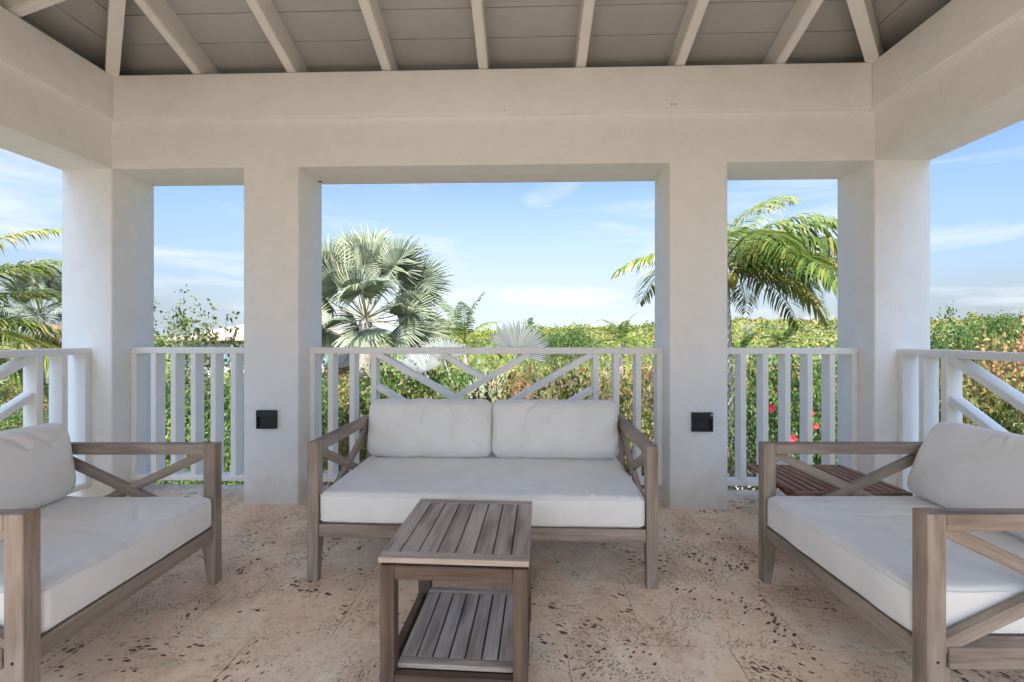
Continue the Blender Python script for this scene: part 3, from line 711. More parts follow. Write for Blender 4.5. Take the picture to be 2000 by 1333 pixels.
# ------------------------------------------------------------------ vegetation builders
def tubes(segs, sides=4):
    """segs: list of (p0, p1, r0, r1) -> V, F"""
    V = []; F = []
    for p0, p1, r0, r1 in segs:
        d = (p1-p0)
        if d.length < 1e-6: continue
        d.normalize(); a = d.orthogonal().normalized(); b2 = d.cross(a); s = len(V)
        for p, r in ((p0, r0), (p1, r1)):
            for k in range(sides):
                an = 2*math.pi*k/sides; q = p+(a*math.cos(an)+b2*math.sin(an))*r; V.append(q[:])
        for k in range(sides):
            F.append((s+k, s+(k+1) % sides, s+sides+(k+1) % sides, s+sides+k))
    return V, F
def leaves_np(P, length, width, tint, rng, up=.5):
    """rhombic leaves at points P (n,3)"""
    n = len(P)
    nrm = rng.normal(size=(n, 3)); nrm[:, 2] += up*1.5; nrm /= np.linalg.norm(nrm, axis=1)[:, None]
    t = rng.normal(size=(n, 3)); t -= (t*nrm).sum(1)[:, None]*nrm; t /= np.linalg.norm(t, axis=1)[:, None]
    b = np.cross(nrm, t); l = (length*rng.uniform(.65, 1.25, n))[:, None]; w = (width*rng.uniform(.7, 1.25, n))[:, None]
    V = np.stack([P-t*l*.5, P+b*w*.5+t*l*.08+nrm*w*.14, P+t*l*.5-nrm*l*.06, P-b*w*.5+t*l*.08+nrm*w*.14], 1).reshape(-1, 3)
    F = np.arange(4*n).reshape(n, 4); return V, F, np.repeat(tint, 4)
def make_shrub(seed, H, W, stems, levels, nleaf, leaf, tint_lo, tint_hi, base=.35, spread=.75, sigma=.16):
    rnd = random.Random(seed); rng = np.random.default_rng(seed); segs = []; tips = []
    def grow(p, d, l, r, lev):
        for s in range(2):
            d2 = (d+Vector((rnd.uniform(-.25, .25), rnd.uniform(-.25, .25), rnd.uniform(-.05, .2)))).normalized()
            q = p+d2*l*.5; segs.append((p, q, r, r*.82)); p, d, r = q, d2, r*.82
            if lev >= levels-2: tips.append(p.copy())
        if lev < levels:
            for k in range(rnd.choice((2, 3, 3))):
                a = rnd.uniform(0, 6.28); e = rnd.uniform(.3, spread)
                dd = (d+Vector((math.cos(a)*e, math.sin(a)*e, rnd.uniform(-.1, .3)))).normalized()
                grow(p, dd, l*rnd.uniform(.62, .85), r*.62, lev+1)
        else: tips.append(p.copy())
    for i in range(stems):
        a = 6.28*i/stems+rnd.uniform(-.4, .4); e = rnd.uniform(.2, .6)
        grow(Vector((math.cos(a)*.12, math.sin(a)*.12, 0)), Vector((math.cos(a)*e, math.sin(a)*e, 1)).normalized(), H*base, .045, 1)
    T_ = np.array([p[:] for p in tips])
    mz = np.percentile(T_[:, 2], 97); mr = np.percentile(np.hypot(T_[:, 0], T_[:, 1]), 95)
    sz, sr = H/mz, W/2/mr
    segs = [(Vector((a.x*sr, a.y*sr, a.z*sz)), Vector((b2.x*sr, b2.y*sr, b2.z*sz)), r0, r1) for a, b2, r0, r1 in segs]
    T_ = T_*np.array([sr, sr, sz])
    idx = rng.integers(0, len(T_), nleaf); P = T_[idx]+rng.normal(size=(nleaf, 3))*sigma
    ph = rng.uniform(0, 6.28, 3); clump = .5+.25*np.sin(P[:, 0]*2.3+ph[0]+np.sin(P[:, 1]*1.7+ph[1]))+.25*np.sin(P[:, 2]*2.9+P[:, 1]*2.1+ph[2])
    tint = np.clip(tint_lo+(tint_hi-tint_lo)*(.62*clump+.38*rng.uniform(0, 1, nleaf)**1.3), 0, 1)
    V, F, tn = leaves_np(P, leaf, leaf*.6, tint, rng)
    fol = np_mesh('foliage', V, F, tn)
    bv, bf = tubes(segs); br = pydata('branches', bv, bf); smooth(br)
    return br, fol
def frond_me(L, e0, droop, ll, nl, seed, yellow=0.0, hang=.8, width=.036):
    """feather leaf: arched midrib with two ranks of hanging leaflets; local x outward, z up"""
    rnd = random.Random(seed); pts = []; tan = []; p = Vector((0, 0, 0)); n = 24
    bend = rnd.uniform(-.25, .25)
    for i in range(n+1):
        s = i/n; th = e0-droop*s**1.4; ya = bend*s
        d = Vector((math.cos(th)*math.cos(ya), math.cos(th)*math.sin(ya), math.sin(th))); pts.append(p.copy()); tan.append(d); p = p+d*(L/n)
    V = []; F = []; tn = []
    for i in range(n):                                     # midrib
        r0, r1 = .022*(1-i/n)+.003, .022*(1-(i+1)/n)+.003
        v, f = tubes([(pts[i], pts[i+1], r0, r1)], 4); s = len(V); V += v; F += [tuple(a+s for a in q) for q in f]; tn += [.78]*len(v)
    for k in range(nl):
        s = .14+.85*k/(nl-1); x = s*n; i = min(n-1, int(x)); f_ = x-i; base = pts[i].lerp(pts[i+1], f_); tg = tan[i]
        side0 = Vector((-tg.y, tg.x, 0)).normalized(); upv = side0.cross(tg)*-1
        if upv.z < 0: upv = -upv
        prof = (math.sin(math.pi*min(1, (s-.05)/.95)**.75)**.6 if s < .97 else .25)
        for sd_ in (-1, 1):
            l = ll*max(.22, prof)*rnd.uniform(.85, 1.1); w = width*rnd.uniform(.8, 1.15)
            d = (side0*sd_*1.0+tg*rnd.uniform(.45, .75)+upv*rnd.uniform(.05, .4)).normalized()
            g = hang*rnd.uniform(.7, 1.25); P_ = [base]; dd = d.copy()
            for q in range(3):
                dd = (dd+Vector((0, 0, -1))*g*(.28+.34*q)).normalized(); P_.append(P_[-1]+dd*l/3)
            wv = (tg-dd*tg.dot(dd)).normalized(); s0 = len(V); tt = rnd.uniform(0, .75)+yellow
            for q, ww in ((0, .35), (1, 1), (2, .8)):
                wq = (wv+Vector((rnd.uniform(-.2, .2),)*3)).normalized()*w*ww*.5
                V.append((P_[q]-wq)[:]); V.append((P_[q]+wq)[:]); tn += [min(1, tt+.03*q)]*2
            V.append(P_[3][:]); tn.append(min(1, tt+(.3 if rnd.random() < .25 else .08)))
            F += [(s0, s0+1, s0+3, s0+2), (s0+2, s0+3, s0+5, s0+4), (s0+4, s0+5, s0+6)]
    me = pydata('frond', V, F, tn); return me
def fan_me(pl, Rr, seed, n=46, span=300, split=.5, cup=.25, droop=.12, pale=0.0, stiff=1.0):
    """costapalmate fan: petiole along +x then a pleated blade round its tip"""
    rnd = random.Random(seed); V = []; F = []; tn = []
    pts = [Vector((pl*i/6, 0, -.05*pl*math.sin(math.pi*i/6))) for i in range(7)]
    for i in range(6):
        v, f = tubes([(pts[i], pts[i+1], .028-.0025*i, .0255-.0025*i)], 4); s = len(V); V += v; F += [tuple(a+s for a in q) for q in f]; tn += [.8]*len(v)
    hub = Vector((pl, 0, 0)); da = R(span)/n
    for k in range(n):
        a = -R(span)/2+da*(k+.5); c = math.cos(a); rr = Rr*(.80+.20*c)*rnd.uniform(.93, 1.05); h = .012*Rr
        def pt(r, an, z=0):
            x, y = r*math.cos(an), r*math.sin(an)
            return (pl+x, y, z-cup*(r*r)/Rr*.5+.10*abs(y)**1.3*(1 if cup > 0 else -1))
        s = len(V); rs = Rr*split*(.9+.1*c)
        V += [pt(.03*Rr, a-da/2), pt(.03*Rr, a, h), pt(.03*Rr, a+da/2)]
        V += [pt(rs, a-da/2, 0), pt(rs, a, h*2.0), pt(rs, a+da/2, 0)]
        tw = rnd.uniform(-.10, .10); dz = -droop*Rr*rnd.uniform(.1, 1.5); fl = rnd.random() < .18
        if fl: dz *= 2.6
        rm = (rs+rr)/2
        V += [pt(rm, a-da*.26+tw*.3, dz*.25), pt(rm, a+tw*.3, dz*.25+h*1.5), pt(rm, a+da*.26+tw*.3, dz*.25)]
        V += [pt(rr, a+tw, dz)]
        t0 = rnd.uniform(.1, .75)+pale; tn += [min(1, t0)]*9+[min(1, t0+.3)]
        F += [(s, s+1, s+4, s+3), (s+1, s+2, s+5, s+4), (s+3, s+4, s+7, s+6), (s+4, s+5, s+8, s+7), (s+6, s+7, s+9), (s+7, s+8, s+9)]
    return pydata('fan_leaf', V, F, tn)
def trunk_me(h, r0, r1, lean=(0, 0), rings=14, ringy=.06, seed=0):
    """ringed palm trunk rising from z=0"""
    rnd = random.Random(seed); V = []; F = []; S = 10; n = rings*2
    for i in range(n+1):
        s = i/n; r = (r0+(r1-r0)*s)*(1+(ringy if i % 2 else -ringy*.5)); cx, cy = lean[0]*s*s, lean[1]*s*s
        if i == 0: r *= 1.35
        for k in range(S):
            a = 2*math.pi*k/S; V.append((cx+r*math.cos(a)*rnd.uniform(.95, 1.05), cy+r*math.sin(a)*rnd.uniform(.95, 1.05), h*s))
    for i in range(n):
        for k in range(S): F.append((i*S+k, i*S+(k+1) % S, (i+1)*S+(k+1) % S, (i+1)*S+k))
    F.append(tuple(range(n*S, n*S+S))); me = pydata('trunk', V, F); smooth(me, 60); return me
def gz(x, y): return hgt(x, y)-.05

# ---- coconut palms
ELEV = [82, 66, 50, 34, 20, 8, -6]
def frond_set(L, ll, nl, seed, yellow=0, hang=.8, width=.036, dr=1.0, mat='coco'):
    out = []
    for i, e in enumerate(ELEV):
        for v in range(2):
            me = frond_me(L*random.uniform(.92, 1.05), R(e), R(84-.35*abs(e-30))*dr*random.uniform(.85, 1.15), ll, nl, seed+i*7+v, yellow, hang, width)
            me.materials.append(M[mat]); out.append(me)
    return out
def coconut(px, py, Y, scale, fset, n, label, group=None, azs=None, nuts=0, X=None, Z=None, seed=1, elo=0, name='coconut_palm', skip=None):
    rnd = random.Random(seed); X = at(px, Y) if X is None else X; Z = zat(px, py, Y) if Z is None else Z; g = gz(X, Y)
    t = tag(empty(name, (X, Y, g)), label, 'palm tree', group)
    h = Z-g; lean = (rnd.uniform(-.3, .3), rnd.uniform(-.2, .2))
    tk = link('trunk', trunk_me(h, .13*scale+.03, .075*scale+.03, lean, 16, seed=seed), M['palebark'], t)
    for k in range(n):
        if azs and k < len(azs): a, lev = R(azs[k][0]), azs[k][1]
        else: a = k*2.39996+rnd.uniform(-.25, .25); lev = min(6, max(0, int(elo+(7-elo)*((k+.5)/n)**.8)))
        if skip and not (azs and k < len(azs)) and skip[0] < math.degrees(a) % 360 < skip[1] and lev > 0: continue
        me = fset[lev*2+rnd.randint(0, 1)]
        o = link('frond', me, None, t, loc=(lean[0], lean[1], h-.05+.12*scale*(1-lev/6)), rot=(rnd.uniform(-.08, .08), rnd.uniform(-.06, .06), a)); s = scale*rnd.uniform(.92, 1.06)*(.8 if azs and abs(math.cos(a)) > .6 else 1); o.scale = (s, s, s)
    for k in range(nuts):
        bm = bmesh.new(); bmesh.ops.create_icosphere(bm, subdivisions=2, radius=.085)
        for v in bm.verts: v.co.z *= 1.25
        me = bpy.data.meshes.new('coconut'); bm.to_mesh(me); bm.free(); smooth(me)
        a = R(-60+k*75); link('coconut', me, M['coconut'], t, loc=(lean[0]+.17*math.cos(a), lean[1]+.17*math.sin(a)-.05, h-.26-.05*k))
    if nuts:    # fibrous leaf bases round the top of the trunk
        for k in range(12):
            a = k*2.4; seg = [(Vector((0, 0, 0)), Vector((.16*math.cos(a), .16*math.sin(a), .34+.1*rnd.random())), .035, .014)]
            v, f = tubes(seg, 4); link('leaf_base', pydata('leaf_base', v, f), M['bark'], t, loc=(lean[0], lean[1], h-.48+.02*k))
    return t
setA = frond_set(2.75, .82, 54, 100, .15, .85, .040)
coconut(1421, 520, 8.0, 1.0, setA, 30, 'tall green coconut palm with hanging fronds and a nut, seen between the two right columns', nuts=3, seed=4,
        skip=(115, 245), azs=[(178, 4), (95, 1), (-4, 4), (12, 4), (-18, 5), (25, 1), (-12, 2), (60, 3), (-60, 4), (8, 5), (-30, 3)])
setB = frond_set(2.8, .62, 80, 200, .15, .6, .024)
coconut(0, 0, 6.2, 1.0, setB, 30, 'yellow green coconut palm whose fronds sweep in at the left edge beyond the side railing', X=-9.0, Z=1.25, seed=9)
setC = frond_set(2.4, .55, 40, 300, .12, .5, .05, .75)
coconut(915, 672, 19, 1.0, setC, 15, 'young coconut palm with upright yellow green fronds right of the big fan palm', seed=3, elo=0)
coconut(872, 665, 22, .9, setC, 11, 'small coconut palm with one tall spike, just behind the fan palm edge', seed=12)
setD = frond_set(2.3, .55, 24, 400, .0, .5, .09, .8)
coconut(1212, 668, 33, 1.05, setD, 15, 'small green coconut palm standing out of the scrub left of the right middle column', group='small palms in the far scrub', seed=6)
coconut(1118, 682, 30, .75, setD, 13, 'low yellow green palm in the scrub beyond the middle railing', group='small palms in the far scrub', seed=16)
coconut(1527, 672, 38, 1.1, setD, 15, 'palm with drooping orange lower fronds in the scrub under the tall coconut palm', group='small palms in the far scrub', seed=26)
coconut(1037, 640, 75, 1.0, setD, 13, 'tiny distant palm on the skyline above the pale fan leaf', group='small palms in the far scrub', seed=36)
coconut(1440, 690, 27, .8, setD, 13, 'low palm in the scrub just right of the right middle column', group='small palms in the far scrub', seed=46)

# ---- silver fan palms
def place_leaf(t, me, d, twist, loc, s, nm='fan_leaf'):
    d = d.normalized(); up = Vector((0, 0, 1)) if abs(d.z) < .95 else Vector((0, -1, 0))
    y = up.cross(d).normalized(); z = d.cross(y)
    m3 = Matrix((d, y, z)).transposed().to_4x4() @ Matrix.Rotation(twist, 4, 'X')
    o = link(nm, me, None, t); o.matrix_local = Matrix.Translation(loc) @ m3 @ Matrix.Scale(s, 4); return o
def fan_palm(px, py, Y, label, n, pl, Rr, seed, mat='fan', s=1.0, X=None, Z=None, dead=3, extra=None, group=None, trunk_r=.2, emin=-30, toward=0, dirs=()):
    rnd = random.Random(seed); X = at(px, Y) if X is None else X; Z = zat(px, py, Y) if Z is None else Z; g = gz(X, Y); h = Z-g
    t = tag(empty('fan_palm', (X, Y, g)), label, 'palm tree', group)
    link('trunk', trunk_me(h, trunk_r, trunk_r*.85, (0, 0), 12, .05, seed), M['palebark'], t)
    var = []
    for i in range(6):
        me = fan_me(pl*rnd.uniform(.8, 1.15), Rr*rnd.uniform(.88, 1.1), seed*10+i, n=44, span=rnd.uniform(255, 320), cup=rnd.uniform(.05, .6), droop=rnd.uniform(.08, .28)); me.materials.append(M[mat]); var.append(me)
    dm = fan_me(pl, Rr*.9, seed*10+8, n=30, span=220, cup=1.1, droop=.5); dm.materials.append(M['fan_dead'])
    for k in range(n):
        a = k*2.39996+rnd.uniform(-.3, .3); e = R(86+(emin-86)*((k+.3)/n)**.85)
        d = Vector((math.cos(a)*math.cos(e), math.sin(a)*math.cos(e), math.sin(e)))
        place_leaf(t, var[rnd.randint(0, 5)], d, rnd.uniform(-1.1, 1.1), (0, 0, h-.1+.2*math.sin(e)), s*rnd.uniform(.88, 1.08))
    for k, (dx, dy, dz, sc) in enumerate(dirs):      # upper fans turned broadside to the south
        d = Vector((dx, dy, dz)).normalized(); n_ = Vector((rnd.uniform(-.4, .4), -1, rnd.uniform(-.2, .5))); n_ = (n_-d*n_.dot(d)).normalized(); y = n_.cross(d)
        o = link('fan_leaf', var[k % 6], None, t); o.matrix_local = Matrix.Translation((0, 0, h)) @ Matrix((d, y, n_)).transposed().to_4x4() @ Matrix.Scale(s*sc, 4)
    for k in range(dead):
        a = rnd.uniform(0, 6.28) if k else -.15; e = R(rnd.uniform(-62, -40)) if k else R(-12)
        d = Vector((math.cos(a)*math.cos(e), math.sin(a)*math.cos(e), math.sin(e)))
        o = place_leaf(t, dm, d, rnd.uniform(-.4, .4), (0, 0, h-.25), s*.95); o['label'] = 'dead brown drooping fan leaf'
    if extra: extra(t, var, Vector((X, Y, Z)), h)
    return t
fan_palm(714, 622, 14.6, 'large silver green fan palm with grey leaf stalks rising beyond the middle railing', 19, 2.05, 1.28, 31, dead=5, trunk_r=.24, emin=-28, toward=.55,
         dirs=[(0.10, 0, 1, 1.12), (-.55, -.3, .9, 1.05), (.5, -.3, .62, 1.0), (.72, -.25, .42, .95), (-.25, -.7, .55, .85), (.15, -.8, .5, .8), (-.75, -.2, .4, 1.0), (.85, -.3, .12, .95), (.35, .2, .9, .9), (-.3, .2, 1, 1.0), (.75, -.5, -.12, .95), (.2, -.8, -.25, .9), (-.35, -.75, -.2, .95), (-.85, -.3, -.05, .95), (.95, -.1, -.2, .9)])
fan_palm(78, 612, 20, 'silver grey fan palm beyond the left side opening, behind the coconut fronds', 26, 1.35, .95, 41, trunk_r=.2)
def pale_extra(t, var, c, h):
    """the big pale fans that stand up behind the middle railing, blades turned to the veranda"""
    for (px, py, Y, s, roll, tilt) in ((1008, 692, 7.6, 1.12, 0, 0), (868, 705, 7.7, .95, .5, .2), (830, 728, 7.3, .85, 1.3, .3)):
        hub = Vector((at(px, Y), Y, zat(px, py, Y))); d = hub-c; Ld = d.length
        me = fan_me(Ld, .62*s, int(px), n=32, span=176, cup=.10, droop=.04, split=.66); me.materials.append(M['fan_pale'])
        dn = d.normalized(); yv = -Vector((math.cos(roll*.6), .15, math.sin(-roll*.3))); yv = (yv-dn*yv.dot(dn)).normalized(); z = dn.cross(yv)
        o = link('fan_leaf', me, None, t); o.matrix_local = Matrix.Translation((0, 0, h)) @ Matrix((dn, yv, z)).transposed().to_4x4()
fan_palm(935, 872, 6.9, 'young fan palm with pale silver fans standing behind the middle railing', 8, .55, .45, 51, mat='fan', dead=1, extra=pale_extra, trunk_r=.15, emin=-45)

# ---- shrubs and trees of the thicket
protos = {}
protos['scrub'] = [make_shrub(61+i, 3.6, 3.8, 6, 4, 6800, .092, .0, 1.0, sigma=.12) for i in range(3)]
protos['orange'] = [make_shrub(81, 3.7, 3.8, 6, 4, 6400, .098, .5, 1.0, sigma=.12)]
protos['green'] = [make_shrub(71+i, 3.4, 3.4, 7, 4, 10000, .075, .0, 1.0, sigma=.17) for i in range(2)]
protos['dry'] = [make_shrub(91+i, 3.5, 3.6, 8, 4, 5200, .062, .0, 1.0, sigma=.12) for i in range(2)]
protos['sparse'] = [make_shrub(95+i, 5.2, 2.2, 3, 4, 620, .12, .1, .8, sigma=.10, spread=.6) for i in range(3)]
lm = {'scrub': 'lf_scrub', 'orange': 'lf_scrub', 'green': 'lf_green', 'dry': 'lf_dry', 'sparse': 'lf_scrub'}
def shrub(kind, X, Y, s, label, rz=None, group=None, name='shrub', cat='shrub', top=None, mat=None, i=None):
    ps = protos[kind]; br, fo = ps[random.randrange(len(ps)) if i is None else i]
    g = gz(X, Y); t = tag(empty(name, (X, Y, g), random.uniform(0, 6.28) if rz is None else rz), label, cat, group)
    H = {'scrub': 3.6, 'orange': 3.7, 'green': 3.4, 'dry': 3.5, 'sparse': 5.2}[kind]
    sz = s if top is None else (top-g)/H
    for nm, me, m in (('branches', br, M['twig']), ('foliage', fo, M[mat or lm[kind]])):
        if not me.materials: me.materials.append(m)
        o = link(nm, me, None, t); o.scale = (s, s, sz); o['kind'] = 'stuff' if nm == 'foliage' else 'thing'
        if nm == 'branches': del o['kind']
    return t
def shp(kind, px, ptop, Y, s, label, **kw):
    return shrub(kind, at(px, Y), Y, s, label, top=zat(px, ptop, Y), **kw)
shp('green', 800, 742, 7.4, .62, 'dense green bush with glossy leaves behind the chevron railing, left of centre', i=0)
shp('sparse', 316, 604, 10, .62, 'thin leafy tree closest to the left corner column, in the narrow left opening', name='young_tree', cat='tree', i=0, mat='lf_green')
shp('sparse', 362, 612, 11.5, .75, 'thin reddish tree second from the left corner column, in the narrow left opening', name='young_tree', cat='tree', i=1)
shp('sparse', 438, 626, 9, .72, 'thin yellow leaved tree beside the pale house roof in the narrow left opening', name='young_tree', cat='tree', i=2)
shp('green', 1104, 652, 26, 1.2, 'bright green round tree in the scrub right of the pale fans', name='scrub_tree', cat='tree', i=0)
shp('sparse', 1846, 612, 13, .55, 'thin leafy sapling standing above the thicket just right of the right corner column', name='young_tree', cat='tree', i=0)
shp('green', 1945, 627, 42, 1.5, 'dark green tree on the skyline at the far right, nearer the corner column', name='scrub_tree', cat='tree', i=1)
shp('green', 2005, 622, 44, 1.6, 'dark green tree on the skyline at the right edge', name='scrub_tree', cat='tree', i=0)
hib = shp('green', 1545, 742, 6.4, .6, 'green hibiscus bush with red flowers behind the narrow right railing', name='hibiscus', i=1)
def flower(parent, X, Y, Z, s=.05):
    s *= .82
    bm = bmesh.new()
    for k in range(5):
        a = k*1.2566; c, sn = math.cos(a), math.sin(a)
        pts = [(0, 0, 0)]+[(c*r-sn*w, -.012-dz, sn*r+c*w) for r, w, dz in ((s*.6, -s*.38, .0), (s*1.0, -s*.42, .012), (s*1.12, 0, .004), (s*1.0, s*.42, .012), (s*.6, s*.38, 0))]
        vs = [bm.verts.new(p) for p in pts]; bm.faces.new(vs)
    me = bpy.data.meshes.new('flower'); bm.to_mesh(me); bm.free()
    o = link('flower', me, M['petal'], parent); o.matrix_parent_inverse = Matrix.Identity(4)
    inv = (Matrix.Translation(parent.location) @ Matrix.Rotation(parent.rotation_euler.z, 4, 'Z')).inverted()
    o.matrix_local = inv @ Matrix.Translation((X, Y, Z)) @ Matrix.Rotation(random.uniform(-.4, .4), 4, 'Z')
for px, py, Y, s in ((1505, 796, 5.4, .062), (1546, 857, 5.4, .06), (1583, 806, 5.6, .05), (1592, 832, 5.6, .04), (1512, 866, 5.6, .03), (1622, 820, 5.6, .05), (1846, 812, 4.9, .05)):
    flower(hib, at(px, Y), Y, zat(px, py, Y), s)
# rows of scrub filling the garden and the slope beyond, nearest first
names = {'scrub': ('scrub_tree', 'olive and yellow leaved scrub tree in the thicket around the veranda', 'yellow green scrub trees'),
         'orange': ('scrub_tree', 'scrub tree with orange tinted leaves in the thicket around the veranda', 'orange tinted scrub trees'),
         'green': ('bush', 'green leafy bush in the thicket around the veranda', 'green bushes of the thicket'),
         'dry': ('bush', 'dry brown bush of bare twigs in the thicket around the veranda', 'dry twiggy bushes')}
rg = random.Random(5); placed = []
keep_clear = [(at(1468, 7), 7, 1.3), (at(1210, 7), 7, .9), (at(1470, 10.8), 10.8, 1.0), (at(722, 15), 15, 1.0), (at(436+1000, 8), 8, .8), (at(935, 7.9), 7.9, 1.1), (at(800, 7.4), 7.4, 1.0), (at(1545, 6.4), 6.4, 1.0)]
def canopy_top(px, Y):
    """height of the thicket so that it reaches the photographed skyline of the scrub"""
    line = np.interp(px, [-200, 0, 200, 300, 480, 620, 760, 1000, 1150, 1290, 1420, 1620, 1800, 1830, 1900, 2100, 2400],
                     [790, 780, 745, 735, 735, 735, 735, 735, 722, 722, 722, 715, 675, 665, 672, 672, 672])
    return zat(px, line, Y)
rows = [(6.0, 1.5, 14), (8.2, 1.9, 15), (11, 2.3, 16), (14.5, 2.8, 17), (19, 3.3, 17), (25, 4.0, 17), (32, 4.6, 17), (41, 5.6, 16)]
def zone_label(kind, px, ri):
    look = {'scrub': 'yellowish scrub tree', 'orange': 'orange scrub tree', 'green': 'green leafy bush', 'dry': 'dry twiggy bush'}[kind]
    where = ('beyond the left side railing' if px < 170 else 'in the narrow left opening' if px < 475 else 'behind the left middle column' if px < 600 else 'in the middle opening, left half' if px < 950 else
             'in the middle opening, right half' if px < 1290 else 'behind the right middle column' if px < 1422 else 'in the narrow right opening' if px < 1650 else 'beyond the right side railing')
    far = ('close to the rail', 'past the nearest bushes', 'in the near thicket', 'halfway into the thicket', 'deep in the thicket', 'towards the slope', 'nearly at the slope', 'where the slope starts')[ri]
    return look.replace('scrub tree of', 'scrub tree of')+' '+where+', '+far, look+' '+where
for ri, (Yr, sp, cnt) in enumerate(rows):
    a0, a1 = R(-54), R(50); n = int((math.tan(a1)-math.tan(a0))*Yr/sp)
    for k in range(n+1):
        X = math.tan(a0)*Yr+(k+rg.uniform(-.3, .3))*sp; Y = Yr+rg.uniform(-.22, .22)*sp
        if any(math.hypot(X-a, Y-b2) < r for a, b2, r in keep_clear): continue
        if X < XL-T and X > -6.2 and Y < 5.6: continue
        px = 1000+889*math.tan(math.atan2(X, Y)+YAW)
        right = px > 1300
        u = rg.random()
        if px > 1780: kind = 'orange' if u < .62 else 'scrub' if u < .92 else 'green'
        elif px > 1420: kind = 'scrub' if u < .5 else 'orange' if u < .72 else 'green'
        elif px > 1040: kind = 'dry' if u < .6 else 'scrub' if u < .85 else 'orange'
        elif px > 760: kind = 'scrub' if u < .5 else 'dry' if u < .75 else 'green'
        else: kind = 'scrub' if u < .5 else 'green' if u < .8 else 'dry'
        g = gz(X, Y); top = canopy_top(px, Y)+(rg.uniform(-.9, .15) if ri < 3 else rg.uniform(-1.4, .35))
        base_s = {0: .62, 1: .75, 2: .85, 3: 1.0, 4: 1.15, 5: 1.35, 6: 1.55, 7: 1.9}[ri]
        if ri < 2: top = min(top, zat(px, 760 if ri == 0 else 735, Y)+rg.uniform(-.3, .1)) if px < 1780 else top-.25
        top = max(g+1.3, min(top, g+5.4))
        if px < 300 and ri < 3: top = min(top, -.9)
        nm, lb, gp = names[kind]
        lb, gp = zone_label(kind, px, ri)
        shrub(kind, X, Y, base_s*rg.uniform(.85, 1.15), lb, group=gp, name=nm, cat='tree' if nm == 'scrub_tree' else 'bush', top=top)
# side thickets beyond the left and right railings
for (X, Y, kind, s, top) in ((5.6, 2.6, 'scrub', .75, .35), (6.4, 4.4, 'orange', .8, .75), (8.5, 3.2, 'scrub', .9, .9), (9.0, 6.0, 'orange', .9, 1.15), (-6.8, 3.2, 'green', .6, -1.6), (-5.6, 4.4, 'green', .6, -1.9), (-9.5, 4.3, 'green', .8, -.9)):
    nm, lb, gp = names[kind]; shrub(kind, X, Y, s, lb, group=gp, name=nm, cat='tree' if nm == 'scrub_tree' else 'bush', top=top)

# ---- far scrub on the slope: one mass
def far_scrub():
    rng = np.random.default_rng(3); n = 9500
    th = R(-52)+rng.uniform(0, 1, n)*R(104); d = np.sqrt(rng.uniform(36**2, 178**2, n)); x, y = d*np.sin(th), d*np.cos(th)
    d = np.hypot(x, y); r = rng.uniform(1.0, 2.0, n)*(1+.25*(d > 90)); hz_ = rng.uniform(1.3, 3.0, n)+(rng.uniform(0, 1, n) > .93)*rng.uniform(.6, 1.8, n)
    z = np.array([hgt(a, b2) for a, b2 in zip(x, y)]); tint_b = rng.uniform(0, 1, n)
    # inner lumps keep the mass closed
    S, K = 7, 3; ring = []
    for e in (0.0, .75, 1.3):
        for k in range(S):
            a = 2*math.pi*k/S; ring.append((math.cos(e)*math.cos(a), math.cos(e)*math.sin(a), math.sin(e)))
    ring = np.array(ring); F = [(i*S+k, i*S+(k+1) % S, (i+1)*S+(k+1) % S, (i+1)*S+k) for i in range(2) for k in range(S)]
    F = np.array(F); F = np.vstack([F, [(2*S, 2*S+1, 2*S+2, 2*S+3)], [(2*S+3, 2*S+4, 2*S+5, 2*S+6)], [(2*S+6, 2*S, 2*S+3, 2*S+3)]][:3])
    V = ring[None]*np.stack([r*.86, r*.86, hz_*.86], 1)[:, None]+np.stack([x, y, z], 1)[:, None]
    FF = (F[None]+(np.arange(n)*len(ring))[:, None, None]).reshape(-1, 4)
    V = V.reshape(-1, 3); tn = np.repeat(np.clip(tint_b*.4, 0, 1), len(ring))
    # leaf clumps over them
    per = 56; m = n*per; c = np.repeat(np.arange(n), per); u = rng.normal(size=(m, 3)); u[:, 2] = np.abs(u[:, 2])*1.1; u /= np.linalg.norm(u, axis=1)[:, None]
    P = np.stack([x[c]+u[:, 0]*r[c]*rng.uniform(.8, 1.08, m), y[c]+u[:, 1]*r[c]*rng.uniform(.8, 1.08, m), z[c]+u[:, 2]*hz_[c]*rng.uniform(.82, 1.1, m)], 1)
    ln = .15+.0031*d[c]
    V2, F2, t2 = leaves_np(P, ln, ln*.75, np.clip((.5+.5*np.sin(x[c]*.09+np.sin(y[c]*.06)*2))*.35+tint_b[c]*.3+rng.uniform(0, .25, m), 0, 1), rng, .4)
    Va = np.vstack([V, V2]); Fa = np.vstack([FF, F2+len(V)]); ta = np.concatenate([tn, t2])
    me = np_mesh('far_scrub', Va, Fa, ta); me.validate()
    tag(link('far_scrub', me, M['lf_far']), 'low yellow green scrub covering the distant slope up to the skyline', 'scrub', kind='stuff')
far_scrub()

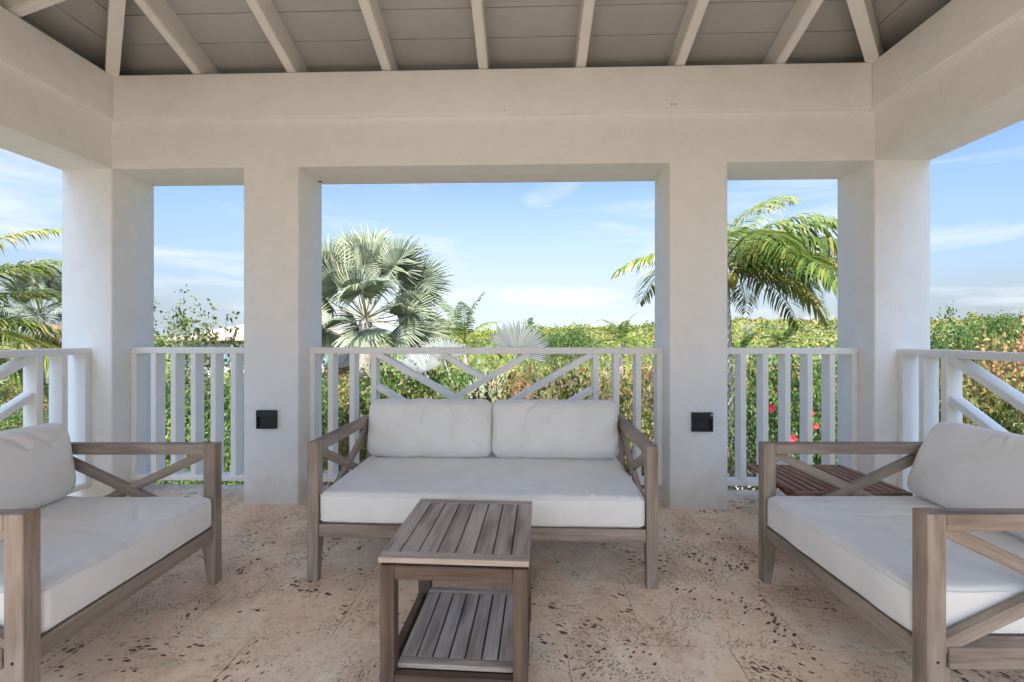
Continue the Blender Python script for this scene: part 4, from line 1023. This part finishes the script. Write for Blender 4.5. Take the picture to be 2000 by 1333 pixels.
# ------------------------------------------------------------------ pale house, garden wall, power line
def house():
    Y = 34; x0, x1 = at(330, Y), at(640, Y); ze = zat(430, 661, Y); zr = zat(430, 632, Y+4)
    t = tag(empty('house', ((x0+x1)/2, Y, GZ)), 'pale house with a low beige roof far off in the narrow left opening', 'house')
    def hp(name, me, mat):
        o = link(name, me, mat, t); o.matrix_parent_inverse = Matrix.Translation((-(x0+x1)/2, -Y, -GZ)); return o
    w = hp('wall', box_me('wall', x0+.4, x1-.4, Y+.3, Y+9, GZ-.5, ze-.03), M['cream'])
    V = [(x0, Y-.3, ze), (x1, Y-.3, ze), (x1, Y+9.6, ze), (x0, Y+9.6, ze), (x0+3.2, Y+4.6, zr), (x1-3.2, Y+4.6, zr)]
    V += [(a, b2, c-.18) for a, b2, c in V[:4]]
    hp('roof', pydata('roof', V, [(0, 1, 5, 4), (1, 2, 5), (2, 3, 4, 5), (3, 0, 4), (6, 9, 8, 7), (0, 6, 7, 1), (1, 7, 8, 2), (2, 8, 9, 3), (3, 9, 6, 0)]), M['beige_roof'])
    for k in range(4):
        a = x0+1.5+k*3.1
        wd = hp('window', box_me('window', a, a+1.2, Y+.24, Y+.299, ze-2.0, ze-.55), M['cream'])
        o = link('pane', box_me('pane', a+.08, a+1.12, Y+.225, Y+.239, ze-1.92, ze-.63), M['glass'], wd)
        for s in (-.45, 1.22):
            hp('shutter', box_me('shutter', a+s, a+s+.42, Y+.23, Y+.298, ze-2.0, ze-.55), M['teal'])
house()
gw = link('garden_wall', box_me('garden_wall', 0, 8.4, -.1, .1, 0, 2.3, .02, 1), M['cream'], loc=(at(1180, 13), 13, GZ-.1)); tag(gw, 'low white garden wall glimpsed through the bushes beyond the right balusters', 'wall')
gv = box_me('gravel_path', 1.6, 5.2, 5.2, 11.5, GZ-.02, GZ+.02); tag(link('gravel_path', gv, flat('pale_gravel', (.62, .60, .57), .95, var=.2, scale=20)), kind='structure')
def power_line():
    A = Vector((at(1459, 45), 45, 0)); B = Vector((62, 46, 0))
    for i, P in enumerate((A, B)):
        g = gz(P.x, P.y); top = zat(1459, 640, 45)+.45
        t = tag(empty('utility_pole', (P.x, P.y, g)), ('pale utility pole standing in the scrub below the tall coconut palm', 'utility pole far to the right beyond the right armchair')[i], 'pole', 'poles of the overhead line')
        link('pole', trunk_me(top-g, .13, .09, (0, 0), 4, 0), M['pole'], t)
        link('crossarm', box_me('crossarm', -.7, .7, -.05, .05, top-g-.35, top-g-.22), M['pole'], t)
    t = tag(empty('power_line', (A.x, A.y, 0)), 'two thin overhead cables crossing the scrub on the right', 'cable')
    for z in (zat(1459, 640, 45)+.3, zat(1459, 652, 45)+.1):
        segs = []; prev = None
        for k in range(25):
            s = k/24; p = A.lerp(B, s); p.z = z-1.0*4*s*(1-s); p -= Vector((A.x, A.y, 0))
            if prev is not None: segs.append((prev, p, .022, .022))
            prev = p
        v, f = tubes(segs, 4); link('cable', pydata('cable', v, f), M['cable'], t)
power_line()

# plants that would read alike: say which of them by its place
same = {}
for o in COL.objects:
    if o.parent is None and o.get('label') and o.get('category'): same.setdefault(o['label'], []).append(o)
for lab, os_ in same.items():
    if len(os_) > 1:
        os_.sort(key=lambda o: o.location.x/max(1, o.location.y))
        w = {2: ('left of two', 'right of two'), 3: ('leftmost of three', 'middle of three', 'rightmost of three')}.get(len(os_)) or ('number %d from the left',)*len(os_)
        for i, o in enumerate(os_): o['label'] = lab+', '+(w[i] if '%' not in w[i] else w[i] % (i+1))
